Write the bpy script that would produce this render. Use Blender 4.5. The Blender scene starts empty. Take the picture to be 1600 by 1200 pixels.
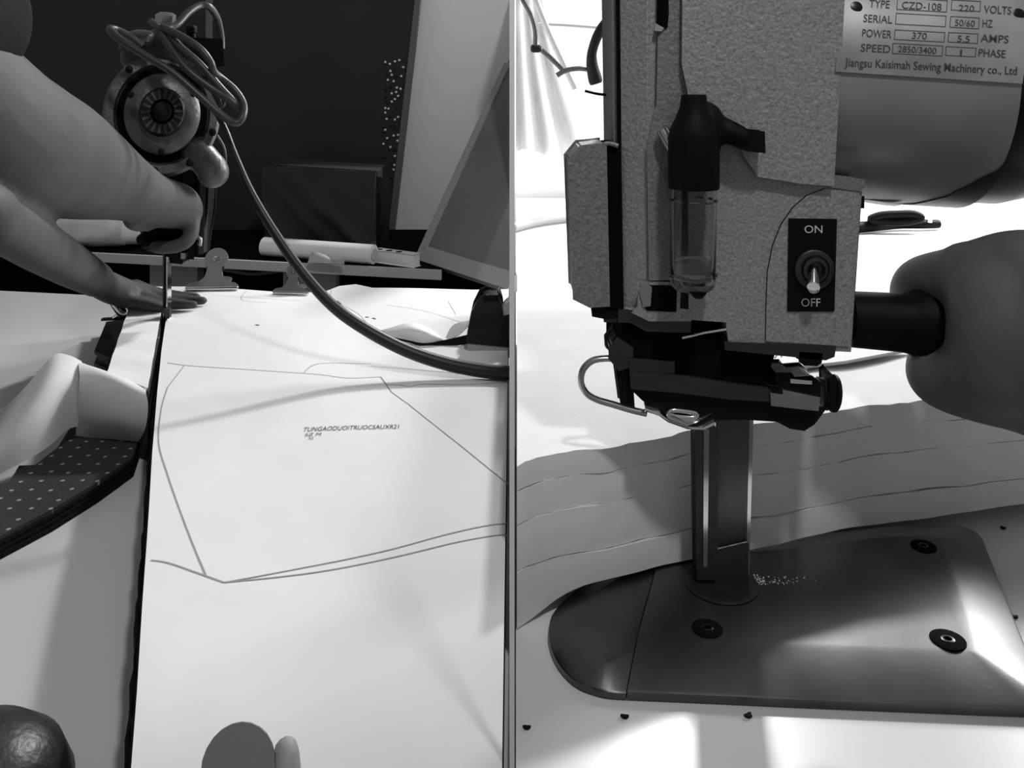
import bpy, bmesh, math, random
from mathutils import Vector, Matrix, Euler
random.seed(7)
S = bpy.context.scene
COL = S.collection

# ------------------------------------------------------------------ camera
F = 1400.0           # focal length in pixels of a 1600 x 1200 frame
CZ = 1.20            # camera height
HY = 110.0           # image row of the horizon (level camera, shifted lens)
cd = bpy.data.cameras.new('camera'); cam = bpy.data.objects.new('camera', cd); COL.objects.link(cam)
cam.location = (0, 0, CZ); cam.rotation_euler = (math.pi/2, 0, 0)
cd.sensor_width = 36; cd.lens = 36*F/1600; cd.shift_y = -(600-HY)/1600; cd.clip_start = .02
S.camera = cam
# ------------------------------------------------------------------ world, lights, exposure
w = bpy.data.worlds.new('world'); S.world = w; w.use_nodes = True
w.node_tree.nodes['Background'].inputs[0].default_value = (1, 1, 1, 1)
w.node_tree.nodes['Background'].inputs[1].default_value = 0.22
def area(name, loc, target, size, power, sy=None):
    l = bpy.data.lights.new(name, 'AREA'); l.energy = power; l.size = size
    if sy: l.shape = 'RECTANGLE'; l.size_y = sy
    o = bpy.data.objects.new(name, l); COL.objects.link(o); o.location = loc
    o.rotation_euler = (Vector(target)-Vector(loc)).to_track_quat('-Z', 'Y').to_euler()
    return o
area('ceiling_lamp', (.52, 2.60, 2.40), (-.1, 1.0, .8), .16, 37)
area('window_light', (2.05, 2.50, 2.0), (.4, 1.0, .8), .9, 84, .9)
sl_ = bpy.data.lights.new('table_spot', 'SPOT'); sl_.energy = 45; sl_.spot_size = math.radians(80); sl_.spot_blend = .6; sl_.shadow_soft_size = .06
so = bpy.data.objects.new('table_spot', sl_); COL.objects.link(so); so.location = (.30, -.15, 2.45)
so.rotation_euler = (Vector((-.65, 1.75, .95))-so.location).to_track_quat('-Z', 'Y').to_euler()
S.view_settings.view_transform = 'Standard'; S.view_settings.look = 'None'
S.view_settings.gamma = 1; S.view_settings.use_curve_mapping = False
S.view_settings.exposure = 0.0

# ------------------------------------------------------------------ helpers
def P(x, y, Y): return Vector(((x-800)/F*Y, Y, CZ+(HY-y)/F*Y))     # a point at depth Y
def G(x, y, z):                                                     # a point at height z
    Y = (CZ-z)*F/(y-HY); return Vector(((x-800)/F*Y, Y, z))
def mat(name, c, rough=.6, metal=0, var=0, vscale=8, bump=0, bscale=60, spec=.5, coat=0):
    m = bpy.data.materials.new(name); m.use_nodes = True; nt = m.node_tree; b = nt.nodes['Principled BSDF']
    b.inputs['Base Color'].default_value = (c, c, c, 1); b.inputs['Roughness'].default_value = rough
    b.inputs['Metallic'].default_value = metal; b.inputs['Specular IOR Level'].default_value = spec
    b.inputs['Coat Weight'].default_value = coat; b.inputs['Coat Roughness'].default_value = .08
    tc = nt.nodes.new('ShaderNodeTexCoord')
    if var:
        n = nt.nodes.new('ShaderNodeTexNoise'); n.inputs['Scale'].default_value = vscale; n.inputs['Detail'].default_value = 5
        r = nt.nodes.new('ShaderNodeMapRange'); r.inputs[1].default_value = .3; r.inputs[2].default_value = .7
        r.inputs[3].default_value = max(0, c*(1-var)); r.inputs[4].default_value = min(1, c*(1+var))
        nt.links.new(tc.outputs['Object'], n.inputs['Vector']); nt.links.new(n.outputs['Fac'], r.inputs[0]); nt.links.new(r.outputs[0], b.inputs['Base Color'])
    if bump:
        n2 = nt.nodes.new('ShaderNodeTexNoise'); n2.inputs['Scale'].default_value = bscale; n2.inputs['Detail'].default_value = 3
        bp = nt.nodes.new('ShaderNodeBump'); bp.inputs['Strength'].default_value = bump; bp.inputs['Distance'].default_value = .004
        nt.links.new(tc.outputs['Object'], n2.inputs['Vector']); nt.links.new(n2.outputs['Fac'], bp.inputs['Height']); nt.links.new(bp.outputs[0], b.inputs['Normal'])
    return m
def dotted(name):
    m = mat(name, .02, .9, bump=.5, bscale=500); nt = m.node_tree; b = nt.nodes['Principled BSDF']
    tc = nt.nodes.new('ShaderNodeTexCoord'); v = nt.nodes.new('ShaderNodeTexVoronoi'); v.feature = 'F1'
    v.inputs['Scale'].default_value = 52; v.inputs['Randomness'].default_value = .22
    r = nt.nodes.new('ShaderNodeMapRange'); r.inputs[1].default_value = .08; r.inputs[2].default_value = .13; r.inputs[3].default_value = .30; r.inputs[4].default_value = .022
    v.voronoi_dimensions = '2D'
    nt.links.new(tc.outputs['Object'], v.inputs['Vector']); nt.links.new(v.outputs['Distance'], r.inputs[0]); nt.links.new(r.outputs[0], b.inputs['Base Color'])
    return m
M = dict(
 laminate=mat('white_laminate', .62, .22, var=.03, vscale=3),
 laminate_far=mat('white_cutting_table_laminate', .70, .30, var=.05, vscale=5),
 paper=mat('pattern_paper', .68, .75, var=.06, vscale=5, bump=.6, bscale=9),
 paper_back=mat('curled_paper', .55, .8, var=.06, vscale=9, bump=.3, bscale=25),
 ink=mat('plotter_ink', .27, .8), ink_dark=mat('printed_ink', .05, .7),
 black_cloth=mat('black_layered_cloth', .008, .95, spec=.1, bump=.6, bscale=300), dots=dotted('dotted_black_cloth'),
 panel=mat('dark_panel', .028, .8, spec=.2, var=.12, vscale=4, bump=.15, bscale=400), trim=mat('grey_trim', .10, .6),
 wall=mat('painted_wall', .80, .8, var=.06, vscale=3, bump=.15, bscale=30), floor=mat('concrete_floor', .10, .8, var=.2),
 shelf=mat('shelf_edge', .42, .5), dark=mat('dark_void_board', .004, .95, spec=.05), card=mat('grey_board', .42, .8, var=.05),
 drape=mat('black_drape', .028, .85, spec=.2, bump=.2, bscale=30), plastic_white=mat('white_roll_film', .75, .35, bump=.2, bscale=40),
 bag=mat('clear_wrapped_roll', .48, .18, var=.2, vscale=12, bump=.9, bscale=28),
 screen=mat('screen_mesh', .16, .7, var=.15, vscale=5), frame=mat('screen_frame', .34, .6),
 steel=mat('brushed_steel', .42, .28, 1, var=.15, vscale=20), chrome=mat('chrome', .75, .12, 1),
 knife=mat('oiled_knife_steel', .10, .25, 1, var=.3, vscale=25),
 clip=mat('clip_steel', .34, .38, .9), iron=mat('dark_iron', .06, .4, .8, bump=.2, bscale=100),
 plate=mat('worn_plate_steel', .12, .39, 1, var=.3, vscale=14, bump=.015, bscale=220),
 hammer=mat('hammered_grey_paint', .29, .45, .2, var=.28, vscale=560, bump=.3, bscale=330),
 hammer_dark=mat('hammered_grey_paint_darker', .20, .45, .2, var=.28, vscale=540, bump=.3, bscale=300),  # darker copy of the grey paint, also shades the column facet
 motor=mat('motor_band_paint', .30, .35, .3, var=.08, vscale=12), cast=mat('cast_alloy', .085, .4, .4, var=.2, vscale=60, bump=.2, bscale=160),
 cast_dark=mat('cast_alloy_oiled', .04, .4, .5, bump=.2, bscale=120),
 rating=mat('rating_plate_alloy', .42, .4, .6, var=.25, vscale=18), black=mat('black_plastic', .004, .55, spec=.12), gloss=mat('black_gloss', .004, .3, spec=.3),
 rubber=mat('cord_rubber', .008, .4, spec=.35), rubber2=mat('cord_rubber_worn', .03, .4, spec=.4), white_ink=mat('white_ink', .62, .6),
 skin=mat('skin', .052, .6, spec=.25, var=.14, vscale=16, bump=.10, bscale=45), skin2=mat('skin_lighter', .125, .6, spec=.2, var=.08, vscale=18, bump=.06, bscale=200),  # second skin is a lighter even tone for the gripping hand
 shirt=mat('black_shirt', .008, .9, spec=.1, bump=.3, bscale=60), trousers=mat('dark_trousers', .03, .9), hair=mat('black_hair', .01, .5),
 cloth=mat('white_cloth_layers', .68, .9, var=.04, vscale=20, bump=.06, bscale=90), lint=mat('lint', .7, .9),
 pin_w=mat('white_pin_head', .7, .3), pin_b=mat('black_pin_head', .006, .3), ruler=mat('ruler', .6, .4),
 white_paint=mat('white_paint', .85, .6), curtain=mat('white_curtain', .8, .9), tape=mat('tape_box_white', .28, .6))
g = bpy.data.materials.new('clear_vial'); g.use_nodes = True; gb = g.node_tree.nodes['Principled BSDF']
gb.inputs['Transmission Weight'].default_value = 1; gb.inputs['Roughness'].default_value = .03; gb.inputs['IOR'].default_value = 1.25; M['glass'] = g
oil = bpy.data.materials.new('light_oil'); oil.use_nodes = True; ob_ = oil.node_tree.nodes['Principled BSDF']
ob_.inputs['Transmission Weight'].default_value = .8; ob_.inputs['Base Color'].default_value = (.6, .6, .6, 1); ob_.inputs['Roughness'].default_value = .1; M['oil'] = oil

def tag(o, label=None, cat=None, group=None, kind=None):
    if label: o['label'] = label
    if cat: o['category'] = cat
    if group: o['group'] = group
    if kind: o['kind'] = kind
    return o
def thing(name, loc, label, cat, group=None):
    o = bpy.data.objects.new(name, None); COL.objects.link(o); o.location = loc; o.empty_display_size = .05
    return tag(o, label, cat, group)
bpy.context.view_layer.update()
def link(name, me, m, parent=None, smooth=False, auto=True):
    if m: me.materials.clear(); me.materials.append(M[m] if isinstance(m, str) else m)
    o = bpy.data.objects.new(name, me); COL.objects.link(o)
    if parent:
        o.parent = parent
        off = Vector(parent.location)
        if parent.parent: off = off + Vector(parent.parent.location)
        # meshes are written in world coordinates: bring them into the parent's frame
        me.transform(Matrix.Translation(-off))
    if smooth:
        for p in me.polygons: p.use_smooth = True
        if auto:
            try: me.set_sharp_from_angle(angle=math.radians(38))
            except Exception: pass
    return o
def done(name, bm, m, parent=None, smooth=True, bevel=0, seg=2):
    if bevel:
        bmesh.ops.remove_doubles(bm, verts=bm.verts, dist=1e-6)
        es = [e for e in bm.edges if len(e.link_faces) == 2 and e.calc_face_angle(0) > .5]
        bmesh.ops.bevel(bm, geom=es, offset=bevel, segments=seg, affect='EDGES', clamp_overlap=True)
    bmesh.ops.recalc_face_normals(bm, faces=bm.faces)
    me = bpy.data.meshes.new(name); bm.to_mesh(me); bm.free()
    o = link(name, me, m, parent, smooth)
    return o
def rebase(o):                                # origin of a top-level mesh to its own base centre
    me = o.data; xs = [v.co for v in me.vertices]
    c = Vector((sum(v.x for v in xs)/len(xs), sum(v.y for v in xs)/len(xs), min(v.z for v in xs)))
    me.transform(Matrix.Translation(-c)); o.location = c
    return o
def loft(bm, rings, cap=True, closed=True):
    R = [[bm.verts.new(p) for p in r] for r in rings]; n = len(R[0])
    for a, b in zip(R, R[1:]):
        for i in range(n if closed else n-1):
            bm.faces.new((a[i], a[(i+1) % n], b[(i+1) % n], b[i]))
    if cap: bm.faces.new(R[0]); bm.faces.new(list(reversed(R[-1])))
    return R
def box(name, c, s, m, parent=None, bevel=.001, rz=0, ry=0):
    bm = bmesh.new(); bmesh.ops.create_cube(bm, size=1)
    bm.transform(Matrix.Translation(c) @ Euler((0, ry, rz)).to_matrix().to_4x4() @ Matrix.Diagonal((*s, 1)))
    return done(name, bm, m, parent, bevel=bevel)
def slab(name, pts, z0, z1, m, parent=None, bevel=0):          # plan outline raised from z0 to z1
    bm = bmesh.new(); loft(bm, [[Vector((p[0], p[1], z)) for p in pts] for z in (z0, z1)])
    return done(name, bm, m, parent, bevel=bevel)
def ext(name, px, Y0, Y1, m, parent=None, bevel=.0012, seg=2):  # frontal outline at depth Y0, carried straight back to Y1
    f = [P(x, y, Y0) for x, y in px]
    bm = bmesh.new(); loft(bm, [f, [Vector((p.x, Y1, p.z)) for p in f]])
    return done(name, bm, m, parent, bevel=bevel, seg=seg)
def frame_of(d):
    d = Vector(d).normalized(); a = Vector((0, 0, 1)) if abs(d.z) < .9 else Vector((1, 0, 0))
    u = d.cross(a).normalized(); return u, d.cross(u).normalized(), d
def lathe(name, o, d, prof, m, parent=None, n=32, smooth=True):   # prof: (distance along d, radius)
    u, v, d = frame_of(d); bm = bmesh.new(); o = Vector(o)
    rings = [[o+d*t+(u*math.cos(a)+v*math.sin(a))*max(r, 1e-5) for a in [2*math.pi*i/n for i in range(n)]] for t, r in prof]
    loft(bm, rings); return done(name, bm, m, parent, smooth)
def cyl(name, a, b, r, m, parent=None, n=20, r2=None, bev=.0006):
    a = Vector(a); b = Vector(b); L = (b-a).length; r2 = r if r2 is None else r2
    return lathe(name, a, b-a, [(0, r-bev), (bev, r), (L-bev, r2), (L, r2-bev)], m, parent, n)
def spline(pts, k=8, closed=False):
    pts = [tuple(p) for p in pts]; out = []; n = len(pts); rng = range(n if closed else n-1)
    for i in rng:
        p0 = pts[(i-1) % n] if closed or i > 0 else pts[i]; p1 = pts[i]; p2 = pts[(i+1) % n]
        p3 = pts[(i+2) % n] if closed or i+2 < n else p2
        for j in range(k):
            t = j/k
            out.append(tuple(.5*((2*b)+(c-a)*t+(2*a-5*b+4*c-d)*t*t+(3*b-a-3*c+d)*t**3) for a, b, c, d in zip(p0, p1, p2, p3)))
    if not closed: out.append(pts[-1])
    return out
def tube(name, pts, r, m, parent=None, n=12, k=8, closed=False, flat=1):   # pts: (x,y,z) or (x,y,z,r)
    q = [tuple(p) if len(p) == 4 else (*p, r) for p in pts]; q = spline(q, k, closed)
    bm = bmesh.new(); rings = []; up = None; N = len(q)
    for i, p in enumerate(q):
        a = Vector(q[(i-1) % N][:3]) if (i > 0 or closed) else Vector(p[:3]); b = Vector(q[(i+1) % N][:3]) if (i < N-1 or closed) else Vector(p[:3])
        d = (b-a).normalized()
        if up is None: up, _, _ = frame_of(d)
        up = (up-d*up.dot(d)).normalized(); s = d.cross(up)
        rings.append([Vector(p[:3])+(up*math.cos(t)+s*flat*math.sin(t))*p[3] for t in [2*math.pi*j/n for j in range(n)]])
    if closed: rings.append(rings[0])
    loft(bm, rings, cap=not closed)
    if closed: bmesh.ops.remove_doubles(bm, verts=bm.verts, dist=1e-6)
    return done(name, bm, m, parent)
def sheet(name, grid, t, m, parent=None):       # grid of points -> thin sheet with thickness t
    bm = bmesh.new(); R = len(grid); Cn = len(grid[0])
    top = [[bm.verts.new(p) for p in row] for row in grid]
    for i in range(R-1):
        for j in range(Cn-1): bm.faces.new((top[i][j], top[i][j+1], top[i+1][j+1], top[i+1][j]))
    bm.normal_update()
    nrm = {v: v.normal.copy() for v in bm.verts}
    bot = [[bm.verts.new(v.co-nrm[v]*t) for v in row] for row in top]
    for i in range(R-1):
        for j in range(Cn-1): bm.faces.new((bot[i][j], bot[i+1][j], bot[i+1][j+1], bot[i][j+1]))
    bd = [(0, j) for j in range(Cn)]+[(i, Cn-1) for i in range(1, R)]+[(R-1, j) for j in range(Cn-2, -1, -1)]+[(i, 0) for i in range(R-2, 0, -1)]
    for a, b in zip(bd, bd[1:]+bd[:1]): bm.faces.new((top[a[0]][a[1]], bot[a[0]][a[1]], bot[b[0]][b[1]], top[b[0]][b[1]]))
    return done(name, bm, m, parent)
def patch(c00, c10, c01, c11, bulge=(0, 0, 0), n=10, wav=None):   # bilinear patch with a bulge
    out = []
    for i in range(n+1):
        v = i/n; row = []
        for j in range(n+1):
            u = j/n
            p = (Vector(c00)*(1-u)+Vector(c10)*u)*(1-v)+(Vector(c01)*(1-u)+Vector(c11)*u)*v
            p += Vector(bulge)*(4*u*(1-u))*(.4+.6*4*v*(1-v))
            if wav: p += wav(u, v)
            row.append(p)
        out.append(row)
    return out
_b = bmesh.new(); bmesh.ops.create_icosphere(_b, subdivisions=3, radius=1); _b.verts.index_update()
SPH_V = [v.co.copy() for v in _b.verts]; SPH_F = [[v.index for v in f.verts] for f in _b.faces]; _b.free()
def blob(name, chains, voxel, m, parent=None, smooth_it=6):   # chains of (Vector, r); grown into one continuous skin
    vs, fs = [], []
    for ch in chains:
        sq = None
        if isinstance(ch, dict): sq = ch['squash']; ch = ch['pts']
        q = spline([(*p, r) for p, r in ch], 16) if len(ch) > 1 else [(*ch[0][0], ch[0][1])]
        last = None
        for p in q:
            c = Vector(p[:3]); r = p[3]
            if last is not None and (c-last).length < r*.11 and p is not q[-1]: continue
            last = c; mt = Matrix.Identity(3)
            if sq: mt = Matrix.Scale(sq[1], 3, Vector(sq[0]).normalized())
            k = len(vs); vs += [c+(mt @ v)*r for v in SPH_V] if sq else [c+v*r for v in SPH_V]
            fs += [[i+k for i in f] for f in SPH_F]
    me = bpy.data.meshes.new('tmp'); me.from_pydata(vs, [], fs); me.update()
    o = bpy.data.objects.new('tmp', me); COL.objects.link(o)
    r = o.modifiers.new('r', 'REMESH'); r.mode = 'VOXEL'; r.voxel_size = voxel
    s = o.modifiers.new('s', 'SMOOTH'); s.iterations = smooth_it; s.factor = .5
    dg = bpy.context.evaluated_depsgraph_get(); me2 = bpy.data.meshes.new_from_object(o.evaluated_get(dg))
    bpy.data.objects.remove(o); bpy.data.meshes.remove(me); me2.name = name
    return link(name, me2, m, parent, True, auto=False)
def text(name, s, o, ux, uz, height, m, parent, width=None, thick=.0002, bold=0):   # o: left end of the baseline; ux, uz: writing and up directions
    cu = bpy.data.curves.new('t', 'FONT'); cu.body = s; cu.size = 1; cu.extrude = 0; cu.offset = bold; cu.resolution_u = 3
    ob = bpy.data.objects.new('t', cu); COL.objects.link(ob); bpy.context.view_layer.update()
    me = bpy.data.meshes.new_from_object(ob.evaluated_get(bpy.context.evaluated_depsgraph_get()))
    bpy.data.objects.remove(ob); bpy.data.curves.remove(cu)
    x0 = min(v.co.x for v in me.vertices); x1 = max(v.co.x for v in me.vertices); y1 = max(v.co.y for v in me.vertices)
    sz = height/.70; sx = (width/(x1-x0)) if width else sz
    ux = Vector(ux).normalized(); uz = Vector(uz).normalized(); nn = ux.cross(uz)
    for v in me.vertices: v.co = Vector(o)+ux*((v.co.x-x0)*sx)+uz*(v.co.y*sz)
    me.name = name; return link(name, me, m, parent)

# ================================================================== SETTING
ZL, ZS, ZR = .772, .85, .80          # left table top, top of the paper stack, right table top
def struct(o): o['kind'] = 'structure'; return o
struct(box('floor', (.3, 1.2, -.02), (6.4, 6.4, .04), 'floor', bevel=0))
struct(box('wall_left', (-1.35, 2.24, .75), (2.69, .04, 1.50), 'wall', bevel=0))             # back wall of the left bay
struct(box('wall_middle', (0, 2.295, .69), (.0096, 1.10, 1.38), 'white_paint', bevel=0))      # low divider behind the tables
struct(box('wall_right', (1.45, 2.87, 1.0), (2.90, .04, 2.0), 'white_paint', bevel=0))       # back wall of the right bay
struct(slab('border_strip', [(-.00127, .4455), (.00128, .4483), (-.00127, .4483)], 0, 2.4, 'white_paint'))          # upright added for the border line between views, face angled to catch light

# ---- the two tables
def table(name, pts, z, m, label, legs):
    t = thing(name, (sum(p[0] for p in pts)/len(pts), sum(p[1] for p in pts)/len(pts), 0), label, 'table')
    slab('tabletop', pts, z-.03, z, m, t, .002)
    for x, y in legs:
        box('leg', (x, y, (z-.03)/2), (.05, .05, z-.03), 'trim', t)
    return t
table('worktable', [(-1.5, .32), (-.004, .32), (-.004, 1.56), (-1.5, 1.83)], ZL, 'laminate', 'glossy white worktable under the marked paper and dark cloth stack', [(-1.4, .6), (-.1, .6), (-1.4, 1.7), (-.1, 1.5)])
table('cutting_table', [(.004, .46), (1.9, .46), (1.9, 2.80), (.014, 2.80)], ZR, 'laminate_far', 'bright white cutting table under the steel base plate', [(.08, .55), (1.8, .55), (.08, 2.7), (1.8, 2.7)])

# ================================================================== LEFT BAY : background
YP = 2.17
pn = thing('wall_panel', (-.9, YP, 0), 'dark grey wall panel in two sheets behind the cutting machine', 'wall panel')
def vpoly(name, px, Y, th, m, parent, bevel=0):
    return ext(name, px, Y, Y+th, m, parent, bevel)
vpoly('panel_sheet', [(-250, -60), (322, -60), (317, 640), (-250, 640)], YP, .02, 'panel', pn)
vpoly('panel_sheet', [(330, -60), (655, -60), (575, 640), (324, 640)], YP, .02, 'panel', pn)
vpoly('joint_strip', [(322, -60), (333, -60), (327, 640), (317, 640)], YP-.004, .018, 'trim', pn)
vpoly('edge_strip', [(655, -60), (664, -60), (584, 640), (575, 640)], YP-.006, .026, 'trim', pn)
bmw = bmesh.new(); bmesh.ops.create_icosphere(bmw, subdivisions=2, radius=.0032); mw = bpy.data.meshes.new('pin'); bmw.to_mesh(mw); bmw.free(); mw.materials.append(M['pin_w'])
for p in mw.polygons: p.use_smooth = True
mb = mw.copy(); mb.materials.clear(); mb.materials.append(M['pin_b'])
pins = [(602,97),(609,100),(617,96),(624,94),(630,105),(610,111),(612,117),(606,125),(615,127),(627,119),(620,137),(626,139),(612,146),(619,144),(622,150),(617,155),(612,159),(602,169),(607,170),(602,176),(622,183),(617,187),(604,186),(602,203),(605,216),(615,212),(622,211),(621,220),(599,225),(610,230),(617,244),(625,245),(616,258),(615,265)]
pinb = [(636,97),(616,108),(604,117),(619,120),(635,110),(602,140),(610,136),(630,135),(602,152),(606,161),(601,159),(619,170),(609,182),(625,194),(600,198),(610,196),(616,200),(600,206),(616,234),(609,233),(601,246),(613,257),(612,277)]
for kk, (lst, me_, lab) in enumerate(((pins, mw, 'tiny white-headed pin stuck in the dark panel edge'), (pinb, mb, 'tiny black-headed pin stuck in the dark panel edge'))):
    for x, y in lst:
        o = bpy.data.objects.new('pin', me_); COL.objects.link(o); o.location = P(x, y, YP-.0025)
        tag(o, lab, 'pin', 'white-headed pins on the dark panel' if kk == 0 else 'black-headed pins on the dark panel')
# shelf
ZSH = .817
sh = thing('shelf', (-.6, 1.95, 0), 'low shelf with a pale front edge behind the worktable', 'shelf')
a = P(140, 396, 1.865); b = P(690, 426, 1.70); ZSH = .82
dx = Vector((b.x-a.x, b.y-a.y)); fr = lambda t: Vector((a.x+dx.x*t, a.y+dx.y*t))
lft, rgt = fr(-1.6), fr(1.0)
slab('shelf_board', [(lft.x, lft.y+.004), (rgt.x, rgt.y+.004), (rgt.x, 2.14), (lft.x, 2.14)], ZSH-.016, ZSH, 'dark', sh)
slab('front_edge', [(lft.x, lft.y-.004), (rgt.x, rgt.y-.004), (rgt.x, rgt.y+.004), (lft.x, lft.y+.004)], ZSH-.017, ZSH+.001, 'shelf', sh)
slab('gap_shade_board', [(lft.x, lft.y+.17), (-.006, rgt.y+.14), (-.006, rgt.y+.16), (lft.x, lft.y+.19)], 0, ZSH-.017, 'dark', sh)  # near-black board stands in for the shade under the shelf
def support(x0, x1, t):
    p = P(x0, 420, 1.88); q = P(x1, 420, 1.86-.0)
    return slab('support_board', [(p.x, t), (q.x, t-.02), (q.x, t+.02), (p.x, t+.04)], 0, ZSH-.018, 'card', sh)
support(228, 303, 1.90); support(452, 532, 1.83)
tube('sagging_strip', [P(322, 417, 1.84), P(360, 423, 1.83), P(395, 428, 1.82), P(430, 424, 1.81), P(450, 422, 1.80)], .004, 'trim', sh)
# draped box
dr = thing('draped_box', P(505, 385, 1.95), 'box draped in creased black cloth on the shelf', 'box')
f0 = [P(412, 258, 1.93), P(588, 268, 1.86), P(414, 391, 1.93), P(586, 396, 1.86)]
for q in f0[2:]: q.z = ZSH+.001
def fold(u, v): return Vector((0, -1, 0))*(max(0, math.sin(9*u-8*v+.5))**3*.022*v+.007*math.sin(12*u+5*v)+max(0, math.sin(3+20*u-15*v))**2*.016*v*(1-u))
sheet('front_drape', patch(f0[0], f0[1], f0[2], f0[3], (0, -.008, 0), 28, fold), .004, 'drape', dr)
ins = [Vector((.006, .016, -.006)), Vector((-.006, .016, -.006)), Vector((.006, .016, 0)), Vector((-.006, .016, 0))]
fi = [p+q for p, q in zip(f0, ins)]
bk = [Vector((p.x, p.y+.12, p.z)) for p in fi]
bm = bmesh.new(); loft(bm, [[fi[0], fi[1], fi[3], fi[2]], [bk[0], bk[1], bk[3], bk[2]]]); done('box_body', bm, 'drape', dr, bevel=.006)
sheet('side_flap', patch(P(588, 276, 1.90), P(606, 280, 1.93), P(588, 392, 1.88), P(606, 388, 1.90), (0, -.006, 0), 8), .004, 'black_cloth', dr)
# white film roll and perforated bar
rl = thing('film_roll', P(500, 395, 1.80), 'white film roll lying on the shelf before the draped box', 'roll')
a = P(413, 392, 1.83); b = P(584, 402, 1.75); r_ = .019
a.z = b.z = ZSH+.0015+r_
lathe('roll_body', a, b-a, [(0, .012), (0, r_), ((b-a).length, r_), ((b-a).length, .012)], 'plastic_white', rl)
lathe('core_tube', a-(b-a).normalized()*.002, b-a, [(0, .006), (0, .0118), ((b-a).length+.004, .0118), ((b-a).length+.004, .006)], 'card', rl)
pb = thing('perforated_bar', P(615, 400, 1.72), 'white bar with three dark holes beside the film roll', 'bar')
a = P(584, 398, 1.77); b = P(646, 401, 1.72)
d = (b-a).normalized(); nrm_ = Vector((-d.y, d.x, 0))
bm = bmesh.new(); loft(bm, [[Vector((q.x, q.y, z)) for q in (a, b, b+nrm_*.02, a+nrm_*.02)] for z in (ZSH+.0012, ZSH+.026)]); done('bar_body', bm, 'plastic_white', pb, bevel=.002)
for t in (.08, .33, .58):
    c = a+(b-a)*t+nrm_*.008; c.z = ZSH+.0262
    slab('hole', [(c.x+.006*math.cos(k*.524)*1.1, c.y+.005*math.sin(k*.524)) for k in range(12)], c.z-.001, c.z+.0005, 'dark', pb)
# folded paper scrap
fs = sheet('folded_scrap', patch(P(487, 393, 1.745), P(512, 401, 1.735), P(481, 411, 1.735), P(536, 414, 1.715), (0, -.004, .004), 8), .001, 'card')
rebase(fs); tag(fs, 'small grey folded scrap leaning on the white film roll', 'scrap')
f2 = sheet('folded_scrap', patch(P(512, 401, 1.733), P(538, 406, 1.715), P(500, 411, 1.73), P(538, 413, 1.712), (0, -.002, .002), 6), .001, 'frame')
rebase(f2); tag(f2, 'narrow pale folded scrap at the right end of the grey scrap', 'scrap')
# wrapped roll at left
wr = thing('wrapped_roll', P(140, 380, 1.95), 'fat roll wrapped in clear film with a white core end, on the shelf', 'roll')
a = P(30, 365, 1.93); b = P(200, 368, 1.92); r_ = .034; a.z = b.z = ZSH+.003+r_
bm = bmesh.new(); rings = []; u, v, d = frame_of(b-a); L = (b-a).length
for i in range(25):
    t = i/24
    rr = r_*(1-.10*(max(0, t-.8)/.2)**2)
    rings.append([a+d*(L*t)+(u*math.cos(q)+v*math.sin(q))*rr*(1+.035*math.sin(5*q+9*t)+.03*math.sin(23*t+3*q)) for q in [2*math.pi*k/28 for k in range(28)]])
loft(bm, rings); done('wrapped_body', bm, 'bag', wr)
lathe('core_end', b-(b-a).normalized()*.01, b-a, [(0, .027), (.01, .030), (.045, .029), (.05, .024), (.05, .012), (.03, .011)], 'plastic_white', wr)
# leaning screen frame: lies against the divider
A_ = P(650, 389, 1.795); B_ = P(795, 440, 1.55); C_ = P(795.5, 88, 2.10); A_.z = B_.z = ZSH+.002
sf = thing('screen_frame', A_, 'framed grey mesh screen leaning beside the white wall strip', 'screen')
nn = (B_-A_).cross(C_-A_).normalized(); nn = nn if nn.y < 0 else -nn
def bar(p, q, wdir, wd, name, th=.016):
    bm = bmesh.new(); loft(bm, [[p, q, q+wdir*wd, p+wdir*wd], [x-nn*th for x in (p, q, q+wdir*wd, p+wdir*wd)]]); return done(name, bm, 'frame', sf, bevel=.001)
bm = bmesh.new(); i0 = A_+(B_-A_)*.05+(C_-A_)*.05; loft(bm, [[A_+(B_-A_)*.02+(C_-A_)*.02-nn*.004, B_-nn*.004, C_-nn*.004], [A_+(B_-A_)*.02+(C_-A_)*.02-nn*.007, B_-nn*.007, C_-nn*.007]]); done('mesh_sheet', bm, 'screen', sf)
e1 = (B_-A_).normalized(); e2 = (C_-A_).normalized()
bar(A_, C_-e2*.02, e1, .015, 'frame_side'); bar(A_+e2*.001, B_-e1*.004, Vector((0,0,1)).cross(e1).cross(e1).normalized()*-1 if False else (e2-e1*e2.dot(e1)).normalized(), .030, 'frame_bottom', .02)
bar(A_-e1*.006, C_-e2*.02-e1*.006, e1, .005, 'frame_edge', .03)

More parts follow.
